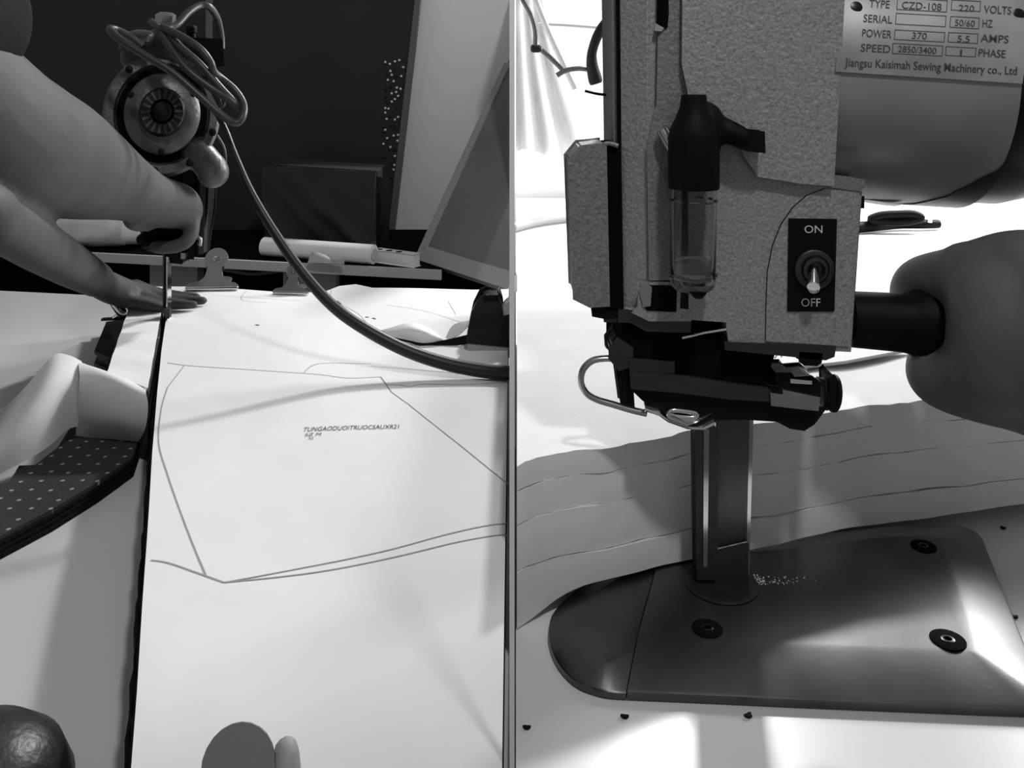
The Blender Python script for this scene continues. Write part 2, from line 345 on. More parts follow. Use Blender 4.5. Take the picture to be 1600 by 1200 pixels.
# ================================================================== LEFT BAY : stack, paper, waste
cut = [(180, 1640), (196, 1330), (205, 1200), (214, 1080), (222, 950), (229, 850), (233, 790), (238, 705), (246, 610), (252, 550), (259, 500)]
far = [(262, 491), (254, 489.5), (203, 478), (206, 447), (300, 448), (380, 452), (440, 456), (505, 456), (530, 446), (556, 443.5), (582, 450), (660, 451), (740, 452.5), (796, 452)]
stk_px = cut+far
def plan(px, z): return [G(x, y, z) for x, y in px]
stack = thing('cloth_stack', G(500, 800, ZL), 'thick stack of dark cloth under marked pattern paper, slit by the blade', 'cloth stack')
pl = plan(stk_px, ZS)
near_right = Vector((-.005, pl[0].y, ZS)); pl[-1].x = -.005
out = pl+[near_right]
NL = 7
for i in range(NL):
    z0 = ZL+.0005+i*(ZS-ZL-.0035)/NL; z1 = ZL+.0005+(i+1)*(ZS-ZL-.0035)/NL-.0006
    jit = random.uniform(-.0015, .002)
    pts = []
    for k, p in enumerate(out):
        dxy = Vector((0, 0, 0))
        if k < len(cut): dxy = Vector((-.003-jit, 0, 0))
        pts.append(p+dxy)
    # ragged cut edge
    rag = []
    for k in range(len(cut)-1):
        for s in range(6):
            q = pts[k].lerp(pts[k+1], s/6); q.x += random.uniform(-.0009, .0009); rag.append(q)
    slab('cloth_layer', rag+pts[len(cut)-1:], z0, z1, 'black_cloth', stack)
# paper top: gridded so it can undulate slightly
def paper_z(x, y): return .0009*math.sin(9*x+4)*math.sin(7*y)+.0007*math.sin(23*x+13*y)+.0006*math.sin(31*y-8*x)
bm = bmesh.new()
fv = [bm.verts.new((p.x, p.y, ZS)) for p in out]; fc = bm.faces.new(fv)
for ax, rngs in ((0, [x*.03 for x in range(-40, 1)]), (1, [.30+y*.03 for y in range(0, 42)])):
    for c in rngs:
        bmesh.ops.bisect_plane(bm, geom=bm.verts[:]+bm.edges[:]+bm.faces[:], plane_co=(c, 0, 0) if ax == 0 else (0, c, 0), plane_no=(1, 0, 0) if ax == 0 else (0, 1, 0))
for v_ in bm.verts: v_.co.z = ZS+paper_z(v_.co.x, v_.co.y)
ex = bmesh.ops.extrude_face_region(bm, geom=bm.faces[:])
for v_ in [e for e in ex['geom'] if isinstance(e, bmesh.types.BMVert)]: v_.co.z -= .0006
paper = done('pattern_paper', bm, 'paper', stack); paper['label'] = 'white plotted pattern paper'
def line_px(px, wd, m, k=6, smooth=False):
    q = [G(x, y, ZS) for x, y in px]
    if smooth: q = [Vector(v) for v in spline(q, k)]
    else:
        q2 = []
        for s, t in zip(q, q[1:]):
            n = max(2, int((t-s).length/.012)); q2 += [s.lerp(t, i/n) for i in range(n)]
        q = q2+[q[-1]]
    bm = bmesh.new(); rows = []
    for i, p in enumerate(q):
        d = (q[min(i+1, len(q)-1)]-q[max(i-1, 0)]); d.z = 0; d.normalize(); s = Vector((-d.y, d.x, 0))*wd/2
        z = ZS+paper_z(p.x, p.y)+.0004
        rows.append([bm.verts.new((p.x+s.x, p.y+s.y, z)), bm.verts.new((p.x-s.x, p.y-s.y, z))])
    for r0, r1 in zip(rows, rows[1:]): bm.faces.new((r0[0], r0[1], r1[1], r1[0]))
    return done('pattern_line', bm, m, paper)
W = .0011
line_px([(262, 566), (288, 570), (460, 585)], W, 'ink'); line_px([(460, 585), (500, 588), (545, 593), (595, 590)], W, 'ink', smooth=True)
line_px([(595, 590), (612, 613)], W, 'ink'); line_px([(612, 613), (640, 632), (700, 682), (795, 757)], W, 'ink')
line_px([(288, 570), (262, 606)], W, 'ink'); line_px([(262, 606), (252, 640), (248, 690), (262, 742), (285, 805), (306, 860), (322, 899)], W, 'ink', smooth=True)
line_px([(475, 585), (487, 574), (510, 569), (580, 569)], W*.9, 'ink', smooth=True); line_px([(580, 573), (640, 577), (713, 583)], W*.7, 'ink'); line_px([(712, 579), (715, 585)], W, 'ink')
line_px([(603, 602), (625, 602), (640, 604), (662, 600), (730, 600), (795, 597)], W*.8, 'ink', smooth=True)
line_px([(236, 875), (262, 879), (300, 892), (350, 910)], W*1.2, 'ink', smooth=True)
line_px([(350, 910), (450, 891), (600, 863), (700, 838), (760, 825), (795, 821)], W*1.2, 'ink', smooth=True)
line_px([(350, 910), (500, 893), (620, 872), (720, 850), (783, 840), (795, 845)], W*1.2, 'ink', smooth=True)
for q in ([(385, 455), (378, 470), (420, 474)], [(518, 452), (520, 468), (560, 490), (582, 520)], [(600, 476), (660, 486), (720, 505)], [(700, 470), (712, 492)], [(330, 462), (390, 466), (470, 470)]):
    line_px(q, W*.6, 'ink', smooth=True)
for q in ([(571, 495), (576, 496)], [(582, 497), (587, 499)], [(526, 470), (533, 475)], [(399, 509), (405, 510)]): line_px(q, .003, 'ink_dark')
o0 = G(473, 674, ZS); o1 = G(624, 670, ZS)
ux = o1-o0; uz = Vector((0, 0, 1)).cross(ux)
def ptext(s, x, y, hpx, wpx):
    o = G(x, y, ZS); e = G(x+wpx, y-wpx*.026, ZS); o2 = G(x, y-hpx, ZS); o.z += .0016
    t_ = text('printed_lettering', s, o, e-o, uz, (o2-o).length, 'ink_dark', None, (e-o).length)
    for v_ in t_.data.vertices: v_.co.z = ZS+paper_z(v_.co.x, v_.co.y)+.0006
    t_.parent = paper; t_.data.transform(Matrix.Translation(-stack.location)); return t_
ptext('TUNGAODUOITRUOCSAUXR21', 473, 675, 6.5, 150); ptext('SZ M', 476, 682.5, 4.5, 25); ptext('X2', 481, 688, 3.6, 8)

# waste strip along the cut
ws = thing('waste_strip', G(210, 560, ZL), 'cut-off strip of dark dotted cloth topped with paper along the blade slit', 'cloth strip')
wtop = [(203, 479), (252, 490), (249, 520), (241, 560), (231, 610), (166, 588), (178, 545), (188, 515)]
wp = plan(wtop, ZS)
for i in range(5):
    hl = (ZS-ZL-.0015)/5; z0 = ZL+.0005+i*hl; slab('cloth_layer', [p+Vector((random.uniform(-.001, .001), 0, 0)) for p in wp], z0, z0+hl-.0006, 'dots', ws)
def wsw(u, v): return Vector((0, 0, .0016+.0012*math.sin(26*v+2*u)))
sheet('paper_strip', patch(wp[0], wp[1], wp[5], wp[4], n=14, wav=wsw), .0006, 'paper', ws)
# curled paper flap
fl = thing('curled_flap', G(120, 700, ZL), 'curled-up flap of cut paper arching over the dotted cloth', 'paper flap')
def interp(rows, n):         # rows of px points with depth -> smooth grid
    cols = [spline(r, n) for r in rows]; cols = list(zip(*cols)); return [[Vector(p) for p in spline(c, n)] for c in cols]
rowsA = [[P(158, 590, 1.03), P(176, 585, 1.03), P(230, 605, 1.00)],
         [P(126, 566, 1.01), P(175, 585, .99), P(228, 612, .975)],
         [P(124, 590, .985), P(178, 612, .975), P(231, 640, .965)],
         [P(121, 640, .985), P(172, 655, .975), P(226, 672, .97)],
         [P(118, 681, 1.00), P(168, 688, 1.00), P(214, 693, .995)]]
sheet('flap_front', interp(rowsA, 5), .0007, 'paper_back', fl)
rowsB = [[P(127, 565, 1.009), P(105, 555, 1.00), P(82, 557, .985), P(40, 605, .96), P(-10, 655, .94), P(-60, 700, .92)],
         [P(125, 610, .988), P(104, 600, .975), P(75, 612, .955), P(35, 655, .93), P(-10, 700, .91), P(-60, 745, .89)],
         [P(121, 666, .99), P(104, 672, .975), P(72, 700, .94), P(35, 722, .92), P(-10, 745, .91), P(-60, 775, .885)]]
sheet('flap_fold', interp(rowsB, 5), .0007, 'paper_back', fl)
# dotted cloth strips on the table
dp = thing('dotted_cloth', G(90, 780, ZL), 'black cloth off-cut with small white dots lying on the worktable', 'cloth strip')
dtop = [(-190, 862), (-60, 790), (0, 757), (15, 752), (30, 728), (55, 727), (90, 700), (118, 655), (215, 690), (206, 716), (150, 755), (80, 797), (0, 838), (-60, 872), (-190, 950)]
for i in range(4):
    z0 = ZL+.0006+i*.0042; sft = Vector((.003*(3-i)*.5, -.0022*(3-i), 0))
    slab('cloth_layer', [p+sft for p in plan(dtop, ZL+.017)], z0, z0+(.0036 if i < 3 else .0042), 'black_cloth' if i < 3 else 'dots', dp)
# black pouch and scissors by the pressing hand
pc = slab('black_wallet', plan([(170, 503), (193, 500), (182, 540), (172, 556), (152, 548)], ZL+.022), ZL+.001, ZL+.022, 'gloss', bevel=.004)
rebase(pc); tag(pc, 'small black leather case beside the cut-off strip', 'case')
sc = thing('scissors', G(185, 498, ZL), 'dark scissors poking out under the pressing hand', 'scissors')
def spx(pts, Y, rpx): return [(*P(x, y, Y), rpx/F*Y) for x, y in pts]
tube('handle_ring', [P(165, 458, 1.33), P(182, 464, 1.33), P(196, 476, 1.33), P(201, 488, 1.33), P(192, 490, 1.33), P(180, 478, 1.33)], .0032, 'chrome', sc, closed=True)
tube('handle_bow', [P(172, 463, 1.345), P(188, 474, 1.345), P(196, 490, 1.345), P(190, 492, 1.345), P(178, 475, 1.345)], .005, 'gloss', sc, closed=True)
tube('blade', [P(160, 499, 1.43), P(178, 498, 1.43), P(200, 497, 1.425)], .006, 'gloss', sc, flat=.4)
tube('blade', [P(178, 496, 1.425), P(190, 490, 1.415), P(200, 486, 1.40)], .0028, 'chrome', sc)

# ---- bulldog clips
def clip(px, py, z, sc_, rot, label, group='steel bulldog clips', up=58, pos=None, boss=True):
    o = G(px, py, z) if pos is None else Vector(pos)
    t = thing('bulldog_clip', o, label, 'clip', group)
    Rz = Matrix.Rotation(rot, 3, 'Z')
    def plate(name, ang):
        ca, sa = math.cos(math.radians(ang)), math.sin(math.radians(ang))
        # outline in (across, along) of one wing: jaw bar, neck, round tab
        ol = [(-.041, 0), (.041, 0), (.041, .006), (.036, .010), (.022, .013), (.0145, .019), (.0125, .028), (.0115, .036)]
        cxy = (0, .050); rr = .0185
        ol += [(rr*math.cos(q), cxy[1]+rr*math.sin(q)) for q in [math.radians(-52+k*(284/18)) for k in range(19)]]
        ol += [(-.0115, .036), (-.0125, .028), (-.0145, .019), (-.022, .013), (-.036, .010), (-.041, .006)]
        bm = bmesh.new(); th = .0016
        def tr(x, l, h): return o+Rz @ (Vector((x, l*ca-h*sa, l*sa+h*ca+.002))*sc_)
        loft(bm, [[tr(x, l, 0) for x, l in ol], [tr(x, l, th) for x, l in ol]]); done(name, bm, 'clip', t, bevel=.0004, seg=1)
        if ang > 30 and boss:
            c = tr(0, .050, th); nrm = (tr(0, .05, 1)-tr(0, .05, 0)).normalized()
            lathe('tab_boss', c, nrm, [(0, .008*sc_), (.001*sc_, .0075*sc_), (.0012*sc_, .004*sc_), (.0002*sc_, .003*sc_)], 'steel', t, 20)
    plate('upper_wing', up); plate('lower_wing', 3)
    p = [o+Rz @ (Vector((x, .0, .0035))*sc_) for x in (-.041, .041)]
    cyl('jaw_edge', p[0], p[1], .0034*sc_, 'chrome', t, 14)
    s0 = math.radians(up); q = [o+Rz @ (Vector((x, .030*math.cos(s0)+.006, .030*math.sin(s0)*.5+.004))*sc_) for x in (-.011, .011)]
    cyl('spring_barrel', q[0], q[1], .0055*sc_, 'steel', t, 14)
    return t
clip(331, 454, ZS+.001, 1.0, .05, 'large steel bulldog clip standing near the blade at the far paper edge')
clip(454, 460, ZS+.001, .70, -.12, 'small steel bulldog clip just left of the long cord', up=62)
clip(0, 0, 0, .86, .10, 'steel bulldog clip tab nearest the camera at the bottom of the paper', up=66, pos=(-.1195, .380, ZS+.001), boss=False)
near_clip = [o for o in S.objects if o.name.startswith('bulldog_clip') and o.parent is None][-1]
tube('side_lug', [(*P(446, 1168, .405), .005), (*P(449, 1185, .40), .0055), (*P(452, 1260, .39), .006)], .005, 'frame', near_clip)
clip(0, 0, 0, .9, -.5, 'second clip tab tucked behind the nearest bulldog clip', up=50, pos=(-.102, .375, ZS+.001), boss=False) if False else None
wt = lathe('cloth_weight', (-.305, .505, ZL+.0005), (0, 0, 1), [(0, .044), (.005, .052), (.018, .053), (.034, .047), (.046, .034), (.053, .016), (.054, .002)], 'cast_dark', None, 40)
tag(wt, 'rounded dark metal weight at the bottom left corner of the worktable', 'weight'); rebase(wt)

# ---- tape dispenser, twisted cloth tape
td = thing('tape_dispenser', G(770, 555, ZS), 'black tape dispenser with a pale base at the right end of the paper', 'tape dispenser')
yb = G(735, 548, ZS).y
def ztop(px, Y): return [(x, y) for x, y in px]
ext('base', [(733, 533), (796.5, 539), (796.5, 557), (733, 550)], yb, yb+.055, 'tape', td, .002)
ext('body', [(733, 532), (738, 505), (742, 488), (751, 470), (760, 466), (776, 466), (780, 480), (783, 500), (796.5, 496), (796.5, 538)], yb-.001, yb+.048, 'gloss', td, .004)
lathe('tape_roll', P(806, 490, yb+.01), (0, 1, 0), [(0, .009), (0, .0148), (.02, .0148), (.02, .009)], 'frame', td, 28) if False else None
ext('tape_roll', [(783, 499), (784, 488), (789, 478), (796.5, 472), (796.5, 495)], yb+.004, yb+.03, 'frame', td, .001)
ext('cutter_lip', [(755, 466), (762, 463), (776, 464), (778, 470), (757, 471)], yb-.004, yb+.03, 'black', td, .001)
tube('loose_tab', [P(752, 553, yb-.01), P(768, 560, yb-.014), P(782, 564, yb-.018), P(786, 569, yb-.02), P(790, 562, yb-.02), P(795, 555, yb-.02)], .003, 'card', td, flat=.4)
ct = thing('cloth_tape', G(660, 530, ZS), 'twisted white cloth band running to the tape dispenser', 'cloth tape')
def zat(x, y, Y): return P(x, y, Y)
Yt = G(660, 538, ZS).y
rows = [[P(583, 519, Yt+.035), P(610, 512, Yt+.03), P(636, 505, Yt+.03), P(662, 508, Yt+.03), P(690, 526, Yt+.01)],
        [P(590, 522, Yt+.03), P(625, 518, Yt+.015), P(652, 516, Yt+.005), P(675, 522, Yt+.0), P(694, 531, Yt+.0)],
        [P(610, 526, Yt+.02), P(640, 532, Yt+.005), P(664, 536, Yt), P(680, 534, Yt), P(698, 533, Yt)]]
sheet('twisted_band', interp(rows, 6), .0012, 'paper', ct)
sheet('dark_edge', [[Vector(p) for p in spline([P(600, 525, Yt+.012), P(640, 536, Yt-.002), P(665, 541, Yt-.004), P(700, 541, Yt-.004), P(735, 537, Yt-.004)], 6)], [Vector(p) for p in spline([P(600, 524, Yt+.012), P(640, 532, Yt-.001), P(665, 536, Yt-.001), P(700, 530, Yt-.002), P(735, 522, Yt-.002)], 6)]], .001, 'black_cloth', ct)
sheet('loop_band', interp([[P(696, 528, Yt+.02), P(708, 508, Yt+.02), P(735, 500, Yt+.015)], [P(702, 530, Yt+.005), P(718, 522, Yt+.005), P(736, 504, Yt+.005)]], 6), .0012, 'paper', ct)

# ================================================================== LEFT BAY : cutting machine
m1 = thing('cutting_machine', (P(256, 490, 1.27).x, 1.27, ZL), 'cutting machine with round motor and coiled cord, its blade in the slit paper', 'cutting machine')
n = Vector((.35, -.92, .16)).normalized(); fc_ = P(254, 178, 1.15); R0 = .0805
un = Vector((0, 0, 1)); un = (un-n*un.dot(n)).normalized(); rn = un.cross(n)
lathe('motor_body', fc_-n*.13, n, [(0, .045), (.004, .060), (.02, .072), (.10, .074), (.115, .077)], 'cast_dark', m1, 48)
lathe('motor_flange', fc_-n*.018, n, [(0, .076), (.002, R0), (.014, R0), (.018, R0-.004), (.018, .066), (.010, .063), (.010, .0)], 'cast', m1, 64)
lathe('flange_groove', fc_-n*.0078, n, [(0, .0625), (.0006, .0625), (.0006, .048)], 'dark', m1, 64)
lathe('end_cover', fc_-n*.008, n, [(0, .0525), (.012, .052), (.016, .048), (.019, .041), (.021, .034), (.021, .0)], 'cast', m1, 64)
lathe('vent_boss', fc_+n*.012, n, [(0, .031), (.010, .031), (.014, .028), (.014, .016), (.010, .013), (.010, 0)], 'gloss', m1, 48)
for k in range(18):
    a_ = 2*math.pi*k/18; dr_ = rn*math.cos(a_)+un*math.sin(a_)
    c = fc_+n*.0262+dr_*.0222; tn = n.cross(dr_)
    bm = bmesh.new(); q = [c+dr_*s*.0055+tn*t*.0016 for s, t in ((-1, -.6), (1, -1), (1, 1), (-1, .6))]
    loft(bm, [[p-n*.002 for p in q], [p+n*.0012 for p in q]]); done('vent_fin', bm, 'iron', m1, bevel=.0003, seg=1)
lathe('hub_cap', fc_+n*.020, n, [(0, .014), (.008, .0125), (.0095, .009), (.0095, 0)], 'black', m1, 32)
for deg in (128, 38, 218, 300, 262, 340):
    a_ = math.radians(deg); c = fc_+(rn*math.cos(a_)+un*math.sin(a_))*.0735
    lathe('flange_bolt', c-n*.004, n, [(0, .0052), (.005, .0052), (.0056, .004), (.0056, 0)], 'black', m1, 14)
for deg in (150, 30, 268):
    a_ = math.radians(deg); c = fc_+(rn*math.cos(a_)+un*math.sin(a_))*.049
    lathe('cover_screw', c+n*.006, n, [(0, .0042), (.0035, .0042), (.004, .003), (.004, 0)], 'black', m1, 14)
# round motor parts squeezed sideways into slight ellipses to fit the camera view
for o_ in m1.children:
    c_ = fc_-m1.location
    for v_ in o_.data.vertices: v_.co -= rn*((v_.co-c_).dot(rn)*.12)
# head fittings
bm = bmesh.new(); loft(bm, [[P(x, y, 1.15) for x, y in ((298, 62), (344, 64), (347, 100), (318, 104), (306, 92))], [P(x, y, 1.22) for x, y in ((298, 62), (344, 64), (347, 100), (318, 104), (306, 92))]]); done('terminal_block', bm, 'black', m1, bevel=.003)
lathe('terminal_knob', P(299, 64, 1.17), (0, 0, 1), [(0, .007), (.004, .007), (.005, .0055), (.010, .0055), (.011, .007), (.018, .007), (.020, .005)], 'black', m1, 18)
lathe('cap_nut', P(258, 48, 1.13), (.08, -.1, 1), [(0, .010), (.010, .010), (.011, .0125), (.020, .0125), (.023, .008)], 'steel', m1, 6)
lathe('oil_cap', P(220, 62, 1.13), (.1, -.25, 1), [(0, .014), (.006, .0155), (.009, .0145), (.011, .010)], 'iron', m1, 28)
tube('carry_bracket', [P(196, 80, 1.16, ), P(200, 72, 1.16), P(225, 66, 1.16), P(262, 70, 1.17), P(300, 84, 1.17)], .009, 'iron', m1)
blob('head_casting', [[(P(215, 90, 1.18), .022), (P(255, 74, 1.18), .026), (P(300, 92, 1.19), .022)]], .004, 'cast_dark', m1, 4)
# cord: coil on top, then the long run to the right
Yc = 1.085
coil = [(346, 76, 1.18), (345, 55, 1.18), (339, 28, 1.17), (327, 11, 1.15), (312, 9, 1.14), (294, 20, 1.12), (277, 38, 1.10), (262, 47, 1.085), (280, 72, 1.075), (312, 100, 1.07), (345, 138, 1.07), (374, 168, 1.08)]
coil2 = [(236, 34, 1.10), (247, 44, 1.085), (262, 68, 1.075), (290, 106, 1.065), (322, 132, 1.065), (352, 152, 1.07), (374, 170, 1.08)]
coil3 = [(252, 42, 1.08), (285, 58, 1.07), (312, 76, 1.065), (328, 96, 1.065), (334, 112, 1.07), (345, 122, 1.08), (366, 140, 1.085), (380, 162, 1.08), (379, 182, 1.07), (368, 192, 1.065), (346, 180, 1.06), (310, 148, 1.058), (268, 112, 1.058), (222, 84, 1.058), (188, 62, 1.06), (172, 47, 1.07), (180, 46, 1.085), (204, 58, 1.095), (222, 72, 1.10)]
for cc in (coil, coil2, coil3): tube('cord_coil', [P(*c) for c in cc], .0046, 'rubber2', m1, n=14, k=8)
tube('cord_coil', [P(*c) for c in [(335, 118, 1.10), (348, 145, 1.10), (346, 165, 1.10), (338, 150, 1.095), (318, 118, 1.09)]], .004, 'rubber', m1)
run = [(338, 175, 1.12, 4.5), (352, 203, 1.10, 5), (368, 245, 1.08, 5.5), (392, 300, 1.06, 6.5), (428, 362, 1.045, 7.5), (472, 425, 1.035, 8.5), (520, 478, 1.03, 9.2), (572, 515, 1.03, 9.8), (636, 548, 1.025, 10.3), (700, 569, 1.02, 10.6), (760, 580, 1.015, 11), (797, 583, 1.01, 11)]
tube('power_cord', [(*P(x, y, Y), r/F*Y) for x, y, Y, r in run], .005, 'rubber', m1, n=16, k=8)
# lower head, chute, column, blade
blob('belt_guard', [[(P(306, 235, 1.17), .020), (P(330, 262, 1.17), .020), (P(333, 270, 1.17), .0205)]], .003, 'cast', m1, 4)
tube('guard_strap', [P(338, 212, 1.19), P(349, 232, 1.19), P(351, 255, 1.19), P(346, 275, 1.19)], .003, 'cast_dark', m1)
ext('column', [(292, 268), (325, 272), (322, 330), (312, 398), (292, 398)], 1.24, 1.275, 'black', m1, .002)
ext('slide_rail', [(313, 280), (320, 280), (317, 396), (311, 396)], 1.235, 1.25, 'iron', m1, .001)
ext('neck_housing', [(262, 262), (300, 270), (303, 330), (300, 402), (262, 398)], 1.235, 1.27, 'black', m1, .003)
ext('foot_block', [(262, 385), (284, 388), (284, 412), (266, 410)], 1.225, 1.25, 'black', m1, .001)
ext('foot_nut', [(283, 396), (289, 396), (289, 404), (283, 404)], 1.222, 1.24, 'steel', m1, .0005)
tube('lift_lever', [P(300, 362, 1.21), P(307, 370, 1.205), P(312, 380, 1.20)], .004, 'black', m1)
tube('lever_tip', [P(309, 372, 1.20), P(313, 374, 1.198), P(312, 384, 1.197)], .0028, 'chrome', m1)
tube('grip_handle', [(*P(222, 370, 1.165), .011), (*P(245, 366, 1.175), .0125), (*P(275, 362, 1.19), .0125), (*P(300, 358, 1.24), .012)], .012, 'black', m1, n=18)
for q in ((222, 374, 1.155), (228, 380, 1.155), (234, 384, 1.16)):
    bm = bmesh.new(); bmesh.ops.create_icosphere(bm, subdivisions=2, radius=.0075, matrix=Matrix.Translation(P(*q))); done('handle_knob', bm, 'black', m1)
b0 = P(257, 392, 1.262); b1 = P(257, 492, 1.262)
bm = bmesh.new(); loft(bm, [[Vector((b0.x+sx, 1.262+sy, z)) for sx, sy in ((-.0042, .004), (.0, -.002), (.0035, .004), (.0035, .012), (-.0042, .012))] for z in (ZL+.003, P(0, 392, 1.262).z)]); done('standard', bm, 'iron', m1)
bm = bmesh.new(); loft(bm, [[Vector((b0.x+sx, 1.262+sy, z)) for sx, sy in ((.0036, -.003), (.0052, -.003), (.0052, .012), (.0036, .012))] for z in (ZL+.003, P(0, 392, 1.262).z)]); done('knife_blade', bm, 'chrome', m1)
ext('blade_shoe', [(257, 482), (265, 484), (264, 497), (259, 498)], 1.253, 1.26, 'iron', m1, .0006)
box('base_foot', (b0.x, 1.27, ZL+.0022), (.006, .05, .0044), 'steel', m1, .0005)

# ================================================================== LEFT BAY : person
pr = thing('person', (-.62, .28, 0), 'bare-armed person in a black shirt guiding the cutting machine and pressing the paper', 'person')
def C(x, y, Y, rpx): return (P(x, y, Y), rpx/F*Y)
V = Vector
rs, ls = V((-.47, .52, 1.30)), V((-.86, .58, 1.28))
right_arm = [(rs, .062), C(-60, 172, .74, 122), C(20, 224, .83, 112), C(75, 242, .90, 96), C(125, 264, .97, 79), C(180, 287, 1.04, 57), C(222, 305, 1.09, 43)]
hand_r = [C(222, 305, 1.09, 42), C(250, 316, 1.13, 39), C(276, 322, 1.165, 36), C(290, 330, 1.185, 27)]
fing = []
for k in range(4):                                           # fingers closing round the grip
    dy = -.028+.019*k
    fing.append([C(284, 326, 1.20+dy, 18), C(298, 342, 1.20+dy, 13.5), C(300, 362, 1.192+dy, 12), C(288, 380, 1.182+dy, 11.5), C(262, 387-k, 1.172+dy*.8, 11), C(240, 386-k, 1.168+dy*.7, 10)])
thumb_r = [C(222, 325, 1.08, 24), C(206, 341, 1.09, 15), C(212, 351, 1.11, 11.5), C(232, 352, 1.13, 11)]
left_arm = [(ls, .055), (V((-.60, .54, 1.13)), .044), C(-90, 312, .67, 48), C(0, 350, .76, 43), C(60, 384, .90, 40), C(110, 414, 1.08, 34), C(150, 437, 1.235, 27)]
palm_l = dict(squash=((0.15, 0, 1), .62), pts=[C(148, 436, 1.235, 30), C(182, 454, 1.30, 33), C(215, 463, 1.335, 31), C(232, 466, 1.345, 26)])
ZF = ZS+.0095
def FL(x, Y, r, lift=0): return (V(((x-800)/F*Y, Y, ZS+.0012+r+lift)), r)
fl_i = [FL(214, 1.312, .0105, .012), FL(240, 1.308, .0095, .004), FL(272, 1.306, .0086), FL(303, 1.306, .0072)]
fl_m = [FL(214, 1.335, .0105, .012), FL(245, 1.331, .0095, .004), FL(285, 1.329, .0088), FL(318, 1.329, .0072)]
fl_r = [FL(212, 1.358, .0105, .012), FL(242, 1.354, .0092, .004), FL(278, 1.352, .0084), FL(308, 1.352, .0070)]
fl_p = [FL(210, 1.380, .0095, .010), FL(234, 1.376, .0082, .004), FL(256, 1.374, .0074), FL(277, 1.374, .0062)]
thumb_l = [C(178, 458, 1.285, 17), (P(205, 470, 1.286), .0105), (P(232, 476, 1.288), .0088), FL(254, 1.289, .0072)]
torso = [(V((-.63, .06, .78)), .15), (V((-.64, .14, .98)), .14), (V((-.65, .32, 1.14)), .145), (V((-.66, .50, 1.26)), .12)]
shl = [(rs, .066), (V((-.66, .54, 1.32)), .075), (ls, .064)]
neck = [(V((-.66, .54, 1.34)), .055), (V((-.655, .62, 1.43)), .052)]
head = [(V((-.655, .63, 1.48)), .078), (V((-.655, .665, 1.55)), .090)]
nose = [(V((-.65, .755, 1.52)), .013), (V((-.65, .765, 1.495)), .016)]
legs = [[(V((-.63+s*.09, .06, .80)), .095), (V((-.63+s*.11, .08, .46)), .062), (V((-.63+s*.11, .04, .10)), .045), (V((-.63+s*.11, .13, .045)), .04)] for s in (-1, 1)]
body = blob('body', [right_arm, hand_r, *fing, thumb_r, left_arm, palm_l, fl_i, fl_m, fl_r, fl_p, thumb_l, torso, shl, neck, head, nose, *legs], .0034, 'skin', pr, 14)
shirt = blob('shirt', [[(p, r+.008) for p, r in torso], [(p, r+.014) for p, r in shl],
   [(rs, .078), (P(-230, 0, .62), .070), (P(-92, 28, .72), .066)], [(ls, .075), (V((-.80, .64, 1.225)), .066)]], .006, 'shirt', pr, 5)
blob('trousers', [[(p+V((0, 0, .0)), r+.010) for p, r in l[:3]] for l in legs]+[[(V((-.63, .06, .80)), .162), (V((-.635, .10, .90)), .155)]], .008, 'trousers', pr, 4)
blob('hair', [[(V((-.655, .635, 1.575)), .090), (V((-.655, .60, 1.53)), .088), (V((-.655, .58, 1.48)), .072)]], .008, 'hair', pr, 4)
for s in (-1, 1):
    bm = bmesh.new(); bmesh.ops.create_icosphere(bm, subdivisions=2, radius=.011, matrix=Matrix.Translation(V((-.655+s*.033, .745, 1.535)))); done('eye', bm, 'white_paint', pr)
    blob('ear', [[(V((-.655+s*.092, .655, 1.545)), .014), (V((-.655+s*.090, .652, 1.515)), .010)]], .004, 'skin', pr, 2)
    blob('shoe', [[(V((-.63+s*.11, .04, .045)), .044), (V((-.63+s*.11, .17, .038)), .037)]], .006, 'black', pr, 3)

# ================================================================== RIGHT BAY : background
cu_ = thing('white_curtain', P(840, 240, 2.5), 'sheer white curtain hanging behind the cutting machine at left', 'curtain')
rows = []
for i in range(13):
    v_ = i/12; row = []
    for j in range(33):
        u_ = j/32; x = 806+(40+75*v_**1.4)*u_; y = -20+v_*262-10*math.sin(u_*9)*v_
        row.append(P(x, y, 2.45)+V((0, .035*math.sin(u_*17+1)*(.3+v_), 0)))
    rows.append(row)
sheet('drape', rows, .002, 'curtain', cu_)
lp = thing('hose_bracket', P(870, 60, 2.3), 'dark bent hose and bracket hanging in the bright background', 'hose')
tube('hose', [P(x, y, 2.25) for x, y in ((806, -25), (818, 2), (830, 25), (836, 48), (836, 74))], .006, 'iron', lp)
lathe('joint_knob', P(829, 76, 2.25), (1, 0, 0), [(0, .006), (.004, .010), (.022, .010), (.027, .006)], 'black', lp, 16)
tube('hose', [P(x, y, 2.25) for x, y in ((846, 78), (862, 92), (878, 108), (882, 113))], .0062, 'iron', lp)
tube('hose', [P(x, y, 2.22) for x, y in ((870, 118), (885, 110), (905, 107), (922, 109))], .0065, 'iron', lp)
tube('stem', [(*P(x, y, 2.2), r/F*2.2) for x, y, r in ((990, -10, 8), (962, 20, 9), (938, 48, 8), (926, 78, 7.5), (925, 100, 9), (930, 124, 11), (932, 131, 9))], .01, 'black', lp)
rd = thing('rail_rod', P(900, 42, 2.4), 'thin grey rod running level behind the dark hose', 'rod')
tube('rod', [P(841, 38, 2.4), P(880, 39, 2.4), P(972, 46, 2.4)], .0045, 'frame', rd)
sp = tube('slanted_strap', [P(834, -8, 2.35), P(855, 45, 2.35), P(878, 95, 2.35), P(899, 139, 2.35)], .008, 'frame', None)
rebase(sp); tag(sp, 'pale strap slanting across the background behind the hose', 'strap')
